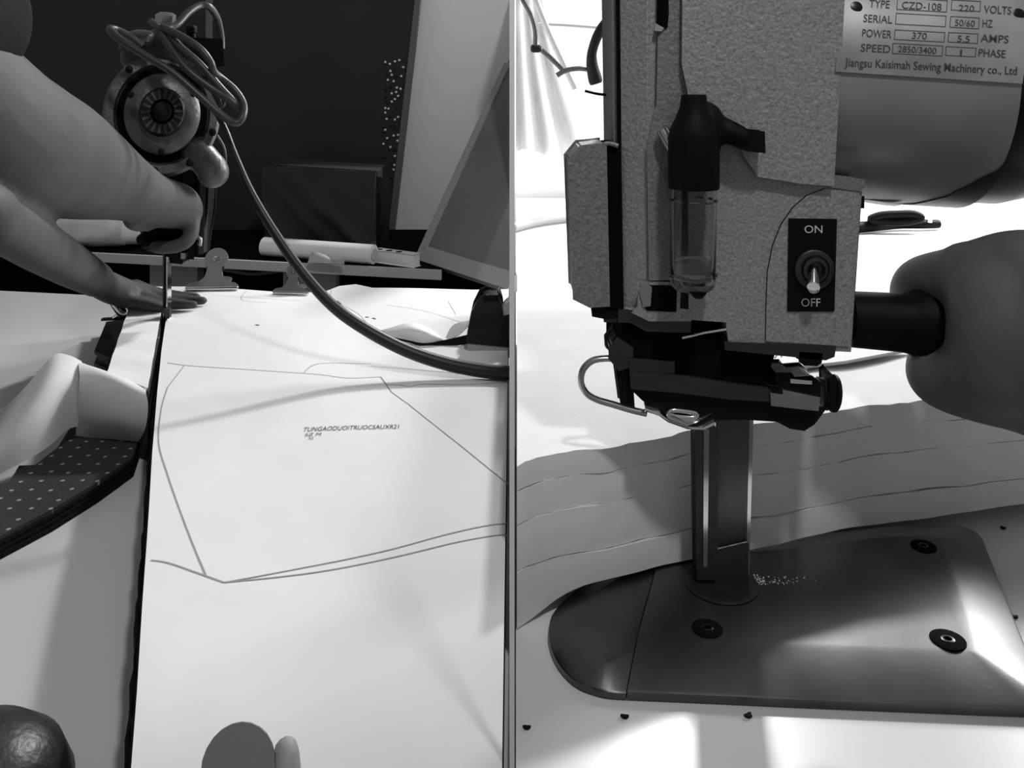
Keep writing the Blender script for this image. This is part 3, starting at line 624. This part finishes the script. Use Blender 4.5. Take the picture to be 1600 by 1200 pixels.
gc = tube('grey_cord', [(*G(802, 356, ZR+.012), ) , G(840, 347, ZR+.012), G(895, 340, ZR+.012), G(960, 335, ZR+.012)], .011, 'frame', None)
rebase(gc); tag(gc, 'pale grey cord lying on the bright cutting table', 'cord')
s2 = thing('scissors', G(1400, 350, ZR), 'black-handled scissors lying on the bright table behind the switch box', 'scissors')
ys = G(1400, 357, ZR+.012).y
tube('blade_arm', [(*G(1290, 360, ZR+.015), .012), (*G(1345, 355, ZR+.015), .014), (*G(1400, 350, ZR+.016), .013), (*G(1440, 350, ZR+.016), .012), (*G(1466, 350, ZR+.014), .011)], .013, 'black', s2)
tube('finger_loop', [P(1362, 344, ys), P(1375, 337, ys), P(1400, 335, ys), P(1428, 335, ys), P(1438, 342, ys), P(1405, 347, ys)], .010, 'black', s2, closed=True)
cyl('pivot_screw', G(1452, 346, ZR+.026), G(1452, 346, ZR+.026)+V((0, -.003, .006)), .007, 'chrome', s2)

# ================================================================== RIGHT BAY : white cloth stack
cs = thing('cloth_stack', G(1100, 880, ZR), 'thick stack of white cloth layers behind the knife', 'cloth stack')
fe = [(800+3.5/.64*0+4, .640), (860, .657), (940, .672), (1025, .690), (1100, .704), (1180, .717), (1260, .734), (1330, .749), (1420, .762), (1500, .774), (1600, .79), (1750, .815), (1950, .85)]
fe = [V(((x-800)/F*Y, Y, 0)) for x, Y in fe]; fe[0].x = .0035
fe = [V(p) for p in spline(fe, 6)]
ZC = ZR+.018
lv = [(ZR+.0175, .8405), (.8413, .8745), (.8748, .8985), (.8986, .9165)]
def lift(x): return 0.0
for k, (z0, z1) in enumerate(lv):
    bm = bmesh.new(); rings = []; nz = 4
    off = (.000, .0008, .0012, .0016, .0014)[k]
    nn_ = len(fe)
    for i in range(nz+1):
        v_ = i/nz; z = z0+(z1-z0)*v_
        ring = []
        for j, p in enumerate(fe):
            wv = .0007*math.sin(j*.35+k*2.1)+.0004*math.sin(j*1.1+k)-.0004*math.sin(math.pi*v_)
            x = p.x
            zz = z
            # left end sags to the table, the rest rides on the base plate
            sag = max(0, 1-(x/.06)); sag = sag*sag*(3-2*sag) if sag < 1 else 1
            if k == 0: zz = z0-(ZC-ZR-.0012)*sag*(1-v_)+(z-z0)
            ripple = .0010*math.sin(j*.30)+.0005*math.sin(j*.9)+.00022*math.sin(j*1.9+2*k)
            jt = random.uniform(-.0006, .0006) if (k == 3 and v_ > .9) else 0
            ring.append(V((x, p.y+off+wv, zz+jt+(ripple if k > 0 or v_ > .5 else 0))))
        ring += [V((fe[-1].x, 1.32, z)), V((.0075, 1.32, z))]
        rings.append(ring)
    loft(bm, rings); done('cloth_layer', bm, 'cloth', cs)
# ruler on the cloth
rz_ = .9185
ru = thing('ruler', G(1300, 570, rz_), 'pale ruler with dark tick marks lying on the white cloth', 'ruler')
q = [G(1188, 590, rz_), G(1420, 547, rz_), G(1350, 538, rz_), G(1200, 562, rz_)]
bm = bmesh.new(); q = [P(1185, 586, .862), P(1318, 572, .862), P(1420, 547, .872), P(1378, 540, .885), P(1315, 548, .89), P(1205, 563, .885)]
q = [V((p.x, p.y, rz_+.0015)) for p in (G(1185, 586, rz_), G(1320, 571, rz_), G(1424, 551, rz_), G(1372, 543, rz_), G(1300, 547, rz_), G(1205, 562, rz_))]
loft(bm, [q, [p+V((0, 0, .003)) for p in q]]); done('ruler_blade', bm, 'ruler', ru, bevel=.0005)
for k in range(10):
    t = k/10; p = q[5].lerp(q[4], t); d_ = (q[0]-q[5])*.28
    bm = bmesh.new(); s_ = V((.0012, 0, 0)); loft(bm, [[p+z, p+s_+z, p+s_+d_+z, p+d_+z] for z in (V((0, 0, .0031)), V((0, 0, .0036)))]); done('tick_mark', bm, 'ink_dark', ru)

# ================================================================== RIGHT BAY : cutting machine
m2 = thing('cutting_machine', G(1250, 980, ZR), 'close-up cutting machine with rating plate, oil vial and switch on a steel base plate', 'cutting machine')
# --- base plate
zb = ZR+.0012
def base_part(name, outer, inner, z1=.006, z2=.0155, m='plate', ncurve=10):
    O = [G(x, y, ZR+.004) for x, y in outer]; I = [G(q[0], q[1], ZR+(.004 if len(q) == 3 else z2)) for q in inner]
    O = [V(p) for p in spline(O[:ncurve], 4)]+O[ncurve:]; I = [V(p) for p in spline(I[:ncurve], 4)]+I[ncurve:]
    bm = bmesh.new()
    n_ = len(O)
    r0 = [V((p.x, p.y, zb)) for p in O]; r1 = [V((p.x, p.y, ZR+z1)) for p in O]
    r1b = [a.lerp(V((b.x, b.y, ZR+z2)), .05)+V((0, 0, .0006)) for a, b in zip(r1, I)]
    r2a = [V((b.x, b.y, ZR+z2)).lerp(a, .10)+V((0, 0, .0003)) for a, b in zip(r1, I)]
    r2 = [V((p.x, p.y, ZR+z2)) for p in I]
    c_ = sum(r2, V())/n_
    r3 = [p.lerp(c_, .04)+V((0, 0, .00035)) for p in r2]
    loft(bm, [r0, r1, r1b, r2a, r2, r3])
    return done(name, bm, m, m2)
nose_o = [(978, 1086), (940, 1082), (900, 1067), (873, 1040), (860, 1010), (858, 985), (866, 958), (900, 925), (960, 893), (1020, 872), (1026, 900), (1004, 985)]
nose_i = [(992.5, 1030, 1), (950, 1034), (930, 1020), (915, 1005), (905, 985), (905, 968), (915, 948), (935, 922), (970, 900), (1021, 877, 1), (1025.5, 900, 1), (1003, 985, 1)]
base_part('nose_plate', nose_o, nose_i, .005, .0135)
main_o = [(980, 1086), (1100, 1091), (1250, 1098), (1420, 1105), (1570, 1111), (1632, 1112), (1646, 1100), (1625, 1065), (1598, 1005), (1570, 935), (1545, 872), (1532, 842), (1508, 827), (1470, 824), (1400, 826), (1290, 838), (1180, 852), (1024, 872), (1029, 900), (1007, 985)]
main_i = [(997.5, 1017, 1), (1100, 1004), (1250, 1009), (1400, 1014), (1500, 1018), (1524, 1021), (1531, 1017), (1527, 1004), (1514, 965), (1500, 925), (1484, 880), (1474, 852), (1468, 842), (1440, 838), (1390, 838), (1290, 848), (1180, 862), (1024.5, 877, 1), (1028, 900, 1), (1006, 985, 1)]
base_part('base_plate', main_o, main_i, .006, .0155, ncurve=18)
zt = ZR+.0163
for x, y, r in ((1105, 980, .0105), (1481, 998, .0115), (1443, 852, .0098)):
    c = G(x, y, zt+.0006)
    lathe('screw_recess', c-V((0, 0, .004)), (0, 0, 1), [(0, r), (.0036, r), (.0038, r*.97), (.0038, 0)], 'dark', m2, 28)
    lathe('socket_screw', c-V((0, 0, .004)), (0, 0, 1), [(.001, r*.40), (.0040, r*.40), (.0043, r*.34), (.0043, r*.22), (.0038, r*.20), (.0038, 0)], 'gloss', m2, 20)
# --- standard and knife
pf = G(1128, 912, zt)
lathe('standard_foot', pf, (0, 0, 1), [(0, .027), (.0008, .0268), (.0012, .024), (.0006, .022), (.0006, 0)], 'iron', m2, 36)
YK = .668
ext('standard', [(1089, 640), (1119, 640), (1117, 902), (1093, 902)], YK, YK+.016, 'iron', m2, .002)
ext('standard_highlight', [(1101, 672), (1107, 672), (1104, 885), (1100, 885)], YK-.0015, YK+.002, 'chrome', m2, .0006)  # chrome strip stands in for the highlight down the standard
ext('knife_blade', [(1120, 640), (1176, 640), (1168, 912), (1119, 912)], YK+.004, YK+.0075, 'knife', m2, .0006)
ext('blade_guard', [(1118, 862), (1169, 850), (1168, 914), (1118, 912)], YK+.001, YK+.004, 'iron', m2, .0006)
ext('knife_edge', [(1172, 645), (1177, 645), (1170, 900), (1166, 900)], YK+.0035, YK+.008, 'chrome', m2, .0003)
lint_c = G(1182, 908, zt+.0015)
bm = bmesh.new()
for k in range(90):
    t = random.random()**2; p = lint_c+V((t*.05*random.uniform(.2, 1), random.uniform(-.006, .008)*(1-t*.5), random.uniform(0, .001)))
    bmesh.ops.create_icosphere(bm, subdivisions=1, radius=random.uniform(.0002, .0006), matrix=Matrix.Translation(p))
lo = done('lint', bm, 'lint', m2); lo['kind'] = 'stuff'
# --- column and left block
YF = .645
def plan_px(pts, ytop, ybot, Yr):      # plan outline (px at Yr reference, depth) extruded between two heights
    zt_, zb_ = P(0, ytop, Yr).z, P(0, ybot, Yr).z
    return [[V(((x-800)/F*Y, Y, z)) for x, Y in pts] for z in (zb_, zt_)]
bm = bmesh.new(); loft(bm, plan_px([(966, .658), (1013, .645), (1034, .646), (1076, .664), (1080, .735), (962, .735)], -170, 488, YF)); done('column', bm, 'hammer', m2, bevel=.0012)
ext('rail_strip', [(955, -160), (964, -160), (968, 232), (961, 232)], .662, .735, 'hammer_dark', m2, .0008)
ext('rail_gap', [(962, -160), (967, -160), (971, 232), (966, 232)], .6565, .70, 'dark', m2, 0)
ext('column_facet', [(1045, -150), (1069, -150), (1067, 120), (1074, 160), (1062, 300), (1060, 435), (1016, 436), (1013, 230), (1028, 160), (1030, 60), (1042, 40)], .6415, .66, 'hammer_dark', m2, .001)  # darker paint puts the receding facet's shade into its colour
ext('column_slot', [(1031, -20), (1042, -20), (1043, 20), (1041, 42), (1034, 45), (1030, 38)], .6405, .645, 'dark', m2, .001)
ext('slot_pin', [(1025, 38), (1036, 44), (1033, 48), (1024, 47)], .640, .646, 'chrome', m2, .0005)
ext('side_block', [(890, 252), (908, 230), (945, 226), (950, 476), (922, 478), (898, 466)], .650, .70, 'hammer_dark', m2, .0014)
ext('side_gasket', [(945, 229), (969, 227), (973, 487), (950, 482)], .653, .70, 'dark', m2, .0008)
ext('side_foot', [(925, 478), (966, 486), (966, 494), (948, 497), (927, 493)], .653, .68, 'black', m2, .001)
ext('side_stud', [(944, 494), (964, 494), (962, 502), (945, 502)], .655, .67, 'iron', m2, .0008)
tube('lint_tuft', [P(936, 229, .652), P(950, 224, .651), P(966, 228, .650)], .0016, 'hammer_dark', m2)
ext('window_bezel', [(1000, 452), (1006, 441), (1062, 444), (1060, 484), (1078, 486), (1078, 500), (1015, 500), (990, 488), (998, 480)], .6425, .655, 'hammer', m2, .001)
ext('window_opening', [(1003, 455), (1009, 447), (1056, 448), (1055, 486), (1012, 484), (1005, 474)], .6418, .65, 'dark', m2, .0008)
ext('window_plunger', [(1001, 452), (1009, 445), (1016, 450), (1014, 476), (1007, 477)], .641, .645, 'steel', m2, .0012)
ext('lower_rim', [(968, 486), (1014, 494), (1078, 500), (1077, 518), (1010, 516), (985, 502), (968, 502)], .646, .70, 'iron', m2, .001)
tube('pointer_lever', [P(914, 142, .72), P(936, 147, .72), P(975, 151, .72)], .0019, 'black', m2, flat=.6)
# --- gear housing
ext('upper_housing', [(1074, -130), (1100, -165), (1300, -165), (1320, -130), (1316, -45), (1297, 284), (1255, 281), (1188, 270), (1165, 236), (1150, 200), (1110, 160), (1084, 158), (1072, 100)], .636, .74, 'hammer', m2, .003, 3)
ext('lower_housing', [(1078, 200), (1170, 200), (1190, 262), (1344, 284), (1334, 420), (1326, 546), (1142, 538), (1138, 500), (1080, 496)], .642, .73, 'hammer', m2, .0018)
arc = [(1198, 532), (1199, 470), (1201, 425), (1209, 385), (1222, 352), (1240, 326), (1262, 307), (1290, 296), (1342, 300), (1334, 420), (1325, 540)]
ext('seam_line', [(x-2.2, y-1.5) for x, y in arc[:8]]+[(x, y) for x, y in reversed(arc[:8])], .6412, .644, 'dark', m2, 0)
ext('switch_panel', arc, .6408, .65, 'hammer', m2, .0006)
ext('panel_edge', [(1342, 296), (1346, 300), (1329, 546), (1324, 545)], .6425, .72, 'dark', m2, .0005)
ext('side_screw', [(1343, 308), (1349, 308), (1349, 324), (1342, 324)], .65, .662, 'black', m2, .0008)
ext('switch_plate', [(1233, 342), (1307, 343), (1303, 486), (1231, 486)], .6398, .6415, 'black', m2, .0004)
def ftext(s, x, y, hpx, wpx, Y, m, parent, slope=0, lean=0, name='lettering', bold=0):
    o = P(x, y, Y); e = P(x+wpx, y+wpx*slope, Y); u = P(x-lean*hpx, y-hpx, Y)-o
    return text(name, s, o, e-o, u, hpx/F*Y, m, parent, (e-o).length, bold=bold)
ftext('ON', 1257, 364, 12, 28, .6394, 'white_ink', m2); ftext('OFF', 1252, 479, 13, 30, .6394, 'white_ink', m2)
sw = P(1271, 420, .640)
lathe('switch_nut', sw, (0, -1, 0), [(0, .0140), (.003, .0140), (.0036, .0132), (.0036, .0105), (.0020, .0100), (.0020, .0092), (.0055, .0088), (.006, .0065), (.002, .006)], 'iron', m2, 32)
tube('toggle_lever', [(*P(1271, 420, .638), .0035), (*P(1271, 434, .632), .0038), (*P(1271, 447, .627), .0046), (*P(1271, 449, .626), .0044)], .004, 'chrome', m2, n=14)
# --- bottom plate and knob
ext('bottom_plate', [(1134, 536), (1304, 543), (1302, 556), (1290, 561), (1135, 545)], .640, .72, 'iron', m2, .001)
ext('bottom_knob', [(1251, 552), (1283, 554), (1282, 566), (1276, 570), (1257, 569), (1250, 564)], .640, .655, 'black', m2, .001)
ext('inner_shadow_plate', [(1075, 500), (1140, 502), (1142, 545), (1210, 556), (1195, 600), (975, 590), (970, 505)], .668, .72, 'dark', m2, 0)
tube('spring_wire', [P(1066, 528, .645), P(1084, 524, .644), P(1100, 520, .644), P(1138, 514, .643)], .0010, 'chrome', m2)
# --- oiler
oc = P(1084, 292, .622); ob = P(1082, 452, .622)
lathe('oiler_cap', oc, (0, 0, 1), [(-.001, .0172), (.0, .0176), (.034, .0176), (.040, .0165), (.048, .0125), (.056, .0095), (.060, .0090), (.064, .0085)], 'black', m2, 36)
lathe('oil_vial', ob, oc-ob, [(-.001, .006), (.0, .0125), (.003, .0152), (.008, .0158), ((oc-ob).length, .0158), ((oc-ob).length, .0140), (.008, .0140), (.005, .0120), (.004, .0)], 'glass', m2, 40)
lathe('vial_oil', ob+V((0, 0, .0055)), oc-ob, [(0, .010), (.002, .0136), (.014, .0136), (.014, 0)], 'oil', m2, 32)
lathe('vial_tip', ob-V((0, 0, .003))+V((.004, 0, 0)), (0, 0, 1), [(-.003, .003), (0, .0055), (.004, .0055)], 'black', m2, 18)
for yy in (313, 428):
    cz_ = P(0, yy, .622).z; cxx = P(1083, 300, .622).x
    for k in range(9):
        a0 = 2*math.pi*k/9+.2
        tube('level_mark', [(cxx+.0160*math.cos(a0+t), .622+.0162*math.sin(a0+t), cz_) for t in (0, .13, .26, .36)], .0009, 'ink_dark', m2, n=6, k=3)
blob('oiler_elbow', [[(P(1096, 175, .640), .0085), (P(1104, 190, .632), .0125), (P(1100, 225, .628), .012)], [(P(1105, 195, .634), .010), (P(1135, 205, .630), .009), (P(1158, 214, .628), .0075)]], .0018, 'black', m2, 4)
ext('lever_tab', [(1150, 196), (1166, 205), (1192, 208), (1193, 236), (1166, 233), (1150, 226)], .624, .636, 'black', m2, .0014)
tube('oiler_spring', [P(1034, 204, .636), P(1042, 218, .634), P(1052, 236, .632)], .0042, 'steel', m2, n=12)
tube('oiler_rod', [P(1042, 200, .634), P(1050, 214, .632), P(1060, 232, .630)], .0014, 'chrome', m2, n=10)
# --- black side handle
ha = P(1322, 498, .672); hb = P(1640, 520, .662)
lathe('handle', ha, hb-ha, [(0, .018), (.002, .0205), (.040, .0215), (.046, .0225), (.052, .0265), (.066, .0275), (.085, .024), (.12, .019), (.15, .018), (.153, .012)], 'black', m2, 36)
# --- presser-foot mechanism
ext('guard_block', [(962, 532), (975, 518), (1040, 520), (1140, 538), (1204, 556), (1187, 574), (1192, 588), (1215, 600), (1215, 608), (990, 585), (962, 560)], .652, .70, 'dark', m2, .002)
ext('guard_lug', [(955, 545), (965, 532), (985, 545), (985, 570), (968, 575), (956, 560)], .648, .68, 'iron', m2, .002)
ext('guard_step', [(985, 562), (1052, 567), (1052, 588), (986, 584)], .6465, .66, 'iron', m2, .001)
ext('presser_bar', [(986, 584), (1060, 588), (1150, 603), (1208, 610), (1206, 626), (1140, 622), (1060, 612), (988, 606)], .645, .66, 'cast_dark', m2, .001)
ext('carrier_block', [(988, 605), (1208, 624), (1285, 640), (1270, 660), (1256, 669), (1236, 666), (1215, 655), (1170, 652), (1120, 652), (1030, 640), (1012, 628)], .650, .69, 'black', m2, .002)
ext('carrier_post', [(964, 576), (986, 580), (990, 640), (972, 636)], .652, .672, 'black', m2, .001)
ext('steel_clamp', [(1205, 612), (1222, 613), (1222, 610), (1280, 622), (1278, 641), (1206, 633)], .643, .665, 'steel', m2, .0012)
ext('clamp_slot', [(1206, 608), (1222, 610), (1222, 615), (1206, 613)], .642, .65, 'black', m2, .0005)
for k in range(6):
    x = 1279+k*3.4
    cyl('screw_thread', P(x, 614+k*.4, .664), P(x+2, 614+k*.5, .664), .0118-.0006*(k % 2), 'iron', m2, 22, bev=.0004)
cyl('screw_head', P(1299, 614, .664), P(1306, 615, .664), .0135, 'black', m2, 24)
ext('adjuster', [(1215, 585), (1235, 585), (1240, 592), (1268, 590), (1280, 600), (1278, 618), (1216, 612)], .650, .68, 'black', m2, .0015)
ext('adjuster_pin', [(1236, 593), (1268, 596), (1268, 600), (1236, 598)], .6485, .655, 'chrome', m2, .0004)
ext('adjuster_fin', [(1298, 592), (1303, 587), (1306, 592), (1305, 640), (1299, 640)], .652, .675, 'black', m2, .0008)
# wire loop and presser foot
tube('guard_loop', [(*P(x, y, .652), .0030) for x, y in ((972, 562), (946, 560), (925, 564), (911, 578), (908, 597), (916, 614), (932, 624), (958, 632), (985, 640), (1010, 646))], .003, 'steel', m2, n=14, flat=.8)
foot = [P(1004, 640, .650), P(1028, 644, .645), P(1060, 650, .64), P(1100, 652, .638), P(1116, 655, .638)]
ol = [(1008, 638), (1030, 646), (1044, 656), (1075, 667), (1100, 668), (1118, 660)]
bm = bmesh.new()
A1 = [P(x, y, .640) for x, y in ol]; A2 = [V((p.x, .672, p.z+.010)) for p in A1]
loft(bm, [[a_, b_, b_+V((0, 0, -.0022)), a_+V((0, 0, -.0022))] for a_, b_ in zip(A1, A2)]); done('presser_foot', bm, 'chrome', m2, bevel=.0005)
tube('foot_slot', [P(1046, 644, .6485), P(1054, 641, .6485), P(1086, 645, .6485), P(1084, 652, .6485), P(1054, 650, .6485)], .0018, 'chrome', m2, closed=True)
# --- motor
mt_c0 = P(1296, 116, .735); mt_c1 = P(1690, 140, .735); ax = (mt_c1-mt_c0).normalized(); RM = .0985
Lm = (P(1612, 130, .66)-P(1298, 112, .66)).length
m0 = V((P(1298, 112, .636).x, .735, P(0, 118, .735).z))
lathe('motor_band', m0, ax, [(0, .05), (0, RM-.001), (.0015, RM), (.136, RM), (.1365, RM-.002), (.1365, .05)], 'motor', m2, 96)
lathe('motor_shell', m0+ax*.1366, ax, [(0, .05), (0, RM-.004), (.03, RM-.004), (.06, RM-.012), (.075, .06), (.075, 0)], 'gloss', m2, 72)
# chipped dark patch at the lower right of the band: follows the curve of the motor
ua, va, _ = frame_of(ax)
def onm(t, ang, r): return m0+ax*t+(V((0, -1, 0))*math.cos(ang)+(V((0, 0, 1))-ax*ax.z).normalized()*math.sin(ang))*r
g_ = []
for i in range(13):
    an = math.radians(-28-i*5.2); tL = .1370-.0040*(i**1.05)*(1 if i > 2 else .25)+.0012*math.sin(i*2.3)
    g_.append([onm(tL+(.1372-tL)*j/6, an, RM+.0006) for j in range(7)])
sheet('bare_patch', g_, .0004, 'gloss', m2)
# peeling film along the lower edge
g_ = [[onm(.012+.075*j/8, math.radians(-72-i*5), RM+.0012+.0010*math.sin(j)) for j in range(9)] for i in range(3)]
sheet('peeling_film', g_, .0003, 'plastic_white', m2)
ext('motor_collar', [(1290, 276), (1349, 282), (1350, 290), (1345, 297), (1292, 290)], .640, .68, 'hammer_dark', m2, .001)
# rating plate, bowed over the motor front, with its printed table
def onp(x, y, lift=0):          # pixel on the motor's front skin
    r = RM+.0008+lift
    d = V(((x-800)/F, 1, (HY-y)/F)); o = V((0, 0, CZ))-m0
    A = d-ax*d.dot(ax); B = o-ax*o.dot(ax); a_, b_, c_ = A.dot(A), 2*A.dot(B), B.dot(B)-r*r
    disc = max(0, b_*b_-4*a_*c_); t = (-b_-math.sqrt(disc))/(2*a_); return V((0, 0, CZ))+d*t
c4 = [(1314, -30), (1616, -12), (1597, 131), (1305, 112)]
g_ = []
for i in range(13):
    v_ = i/12; row = []
    for j in range(9):
        u_ = j/8; x = (c4[0][0]*(1-u_)+c4[1][0]*u_)*(1-v_)+(c4[3][0]*(1-u_)+c4[2][0]*u_)*v_; y = (c4[0][1]*(1-u_)+c4[1][1]*u_)*(1-v_)+(c4[3][1]*(1-u_)+c4[2][1]*u_)*v_
        row.append(onp(x, y, .0006))
    g_.append(row)
rp = sheet('rating_plate', g_, .0006, 'rating', m2)
def rtext(s, x, y, hpx, wpx, slope=.055):
    o = onp(x, y, .0016); e = onp(x+wpx, y+wpx*slope, .0016); u = onp(x+hpx*.07, y-hpx, .0016)
    return text('plate_lettering', s, o, e-o, u-o, (u-o).length, 'ink_dark', rp, (e-o).length, bold=.005)
def rbox(x0, y0, x1, y1, lw=1.2):
    c = [(x0, y0), (x1, y0+(x1-x0)*.055), (x1-(y1-y0)*.08, y1+(x1-x0)*.055), (x0-(y1-y0)*.08, y1)]
    bm = bmesh.new()
    for (ax_, ay), (bx_, by) in zip(c, c[1:]+c[:1]):
        L_ = math.hypot(bx_-ax_, by-ay); nx, ny = -(by-ay)/L_*lw, (bx_-ax_)/L_*lw
        q = [bm.verts.new(onp(*p_, .0014)) for p_ in ((ax_, ay), (bx_, by), (bx_+nx, by+ny), (ax_+nx, ay+ny))]; bm.faces.new(q)
    return done('plate_box', bm, 'ink_dark', rp, smooth=False)
rtext('TYPE', 1358, 11, 12, 32); rbox(1402, -4, 1481, 15); rtext('CZD-108', 1409, 13, 11, 62); rbox(1487, -1, 1533, 16); rtext('220', 1498, 17, 10, 24); rtext('VOLTS', 1537, 20, 12, 43)
rtext('SERIAL', 1349, 34, 12, 45); rbox(1400, 20, 1479, 38); rbox(1485, 25, 1531, 43); rtext('50/60', 1492, 40, 10, 31); rtext('HZ', 1535, 42, 12, 16)
rtext('POWER', 1347, 57, 12, 46); rbox(1398, 46, 1477, 62); rtext('370', 1425, 60, 10, 23); rbox(1482, 50, 1529, 66); rtext('5.5', 1496, 65, 10, 19); rtext('AMPS', 1532, 65, 12, 44)
rtext('SPEED', 1345, 80, 12, 46); rbox(1395, 67, 1474, 84); rtext('2850/3400', 1403, 81, 10, 60); rbox(1478, 72, 1526, 87); rtext('1', 1500, 87, 10, 3); rtext('PHASE', 1529, 88, 12, 42)
rtext('Jiangsu Kaisimah Sewing Machinery co., Ltd', 1320, 103, 13, 269, .052)
for x, y in ((1338, 11), (1592, 22)):
    c = onp(x, y, .001); nn2 = V((0, -1, (c.z-m0.z)*8)).normalized()
    lathe('plate_hole', c, nn2, [(0, .0043), (.0006, .0043), (.0008, .0038), (.0008, 0)], 'gloss', rp, 20)  # black disc stands in for a dark hole in the plate

# ================================================================== RIGHT BAY : person's hand
p2 = thing('person', P(1900, 900, .50), 'hand of a person gripping the black handle of the close-up machine', 'person')
p2.location.z = ZR
idx = [C(1640, 440, .625, 75), C(1585, 424, .632, 64), C(1508, 434, .655, 51), C(1440, 446, .695, 42), C(1432, 480, .735, 36), C(1455, 520, .745, 33)]
mid = [C(1600, 440, .66, 62), C(1540, 440, .70, 48), C(1490, 455, .745, 40), C(1490, 500, .765, 35), C(1510, 540, .755, 32)]
rin = [C(1640, 450, .67, 60), C(1590, 445, .72, 46), C(1550, 460, .765, 38), C(1550, 505, .775, 34), C(1565, 540, .76, 31)]
pin_ = [C(1680, 460, .67, 55), C(1640, 455, .73, 42), C(1605, 470, .765, 35), C(1605, 510, .77, 31)]
thb = [C(1660, 610, .60, 88), C(1595, 602, .615, 72), C(1525, 600, .635, 57), C(1468, 588, .655, 47), C(1458, 565, .685, 38)]
plm0 = [C(1505, 432, .655, 50), C(1530, 470, .636, 52), C(1537, 515, .624, 55), C(1532, 565, .622, 56), C(1495, 594, .642, 50)]
plm1 = [C(1560, 470, .625, 75), C(1575, 520, .612, 88), C(1570, 570, .612, 84)]
plm = [C(1592, 505, .622, 98), C(1600, 540, .612, 104), C(1670, 520, .61, 135), C(1750, 540, .59, 130)]
kn = [C(1600, 420, .625, 62), C(1660, 440, .62, 80)]
bumps = [[C(1572, 392, .632, 31)], [C(1504, 404, .652, 27)], [C(1446, 421, .690, 24)], [C(1626, 395, .63, 36)]]
fore = [C(1750, 540, .59, 125), C(1880, 590, .55, 130), C(2150, 700, .48, 165), C(2500, 820, .40, 210)]
blob('forearm_and_hand', [idx, mid, rin, pin_, thb, plm0, plm1, plm, kn, *bumps, fore], .0028, 'skin2', p2, 12)
sl = fore[-1][0]
blob('sleeve', [[(sl+V((-.02, .01, .01)), .066), (sl+V((.06, -.04, -.01)), .074), (sl+V((.16, -.10, .06)), .085)]], .005, 'shirt', p2, 4)

# ---- small dark flecks of lint on the cutting table
for x, y, lab in ((823, 1137, 'dark lint fleck in the bottom left corner of the cutting table'), (976, 1120, 'dark lint fleck below the nose of the base plate'), (1170, 1118, 'dark lint fleck below the middle of the base plate'),
                  (1586, 964, 'dark lint fleck right of the base plate edge'), (1567, 825, 'dark lint fleck beside the far right corner of the base plate')):
    c = G(x, y, ZR+.0008); r_ = random.uniform(.0016, .0026); k0 = random.random()*6
    o = slab('lint_fleck', [(c.x+r_*(1+.35*math.sin(3*q+k0))*math.cos(q), c.y+.8*r_*(1+.35*math.cos(2*q+k0))*math.sin(q)) for q in [2*math.pi*k/14 for k in range(14)]], ZR+.0004, ZR+.0016, 'black')
    rebase(o); tag(o, lab, 'lint', 'lint flecks on the cutting table')
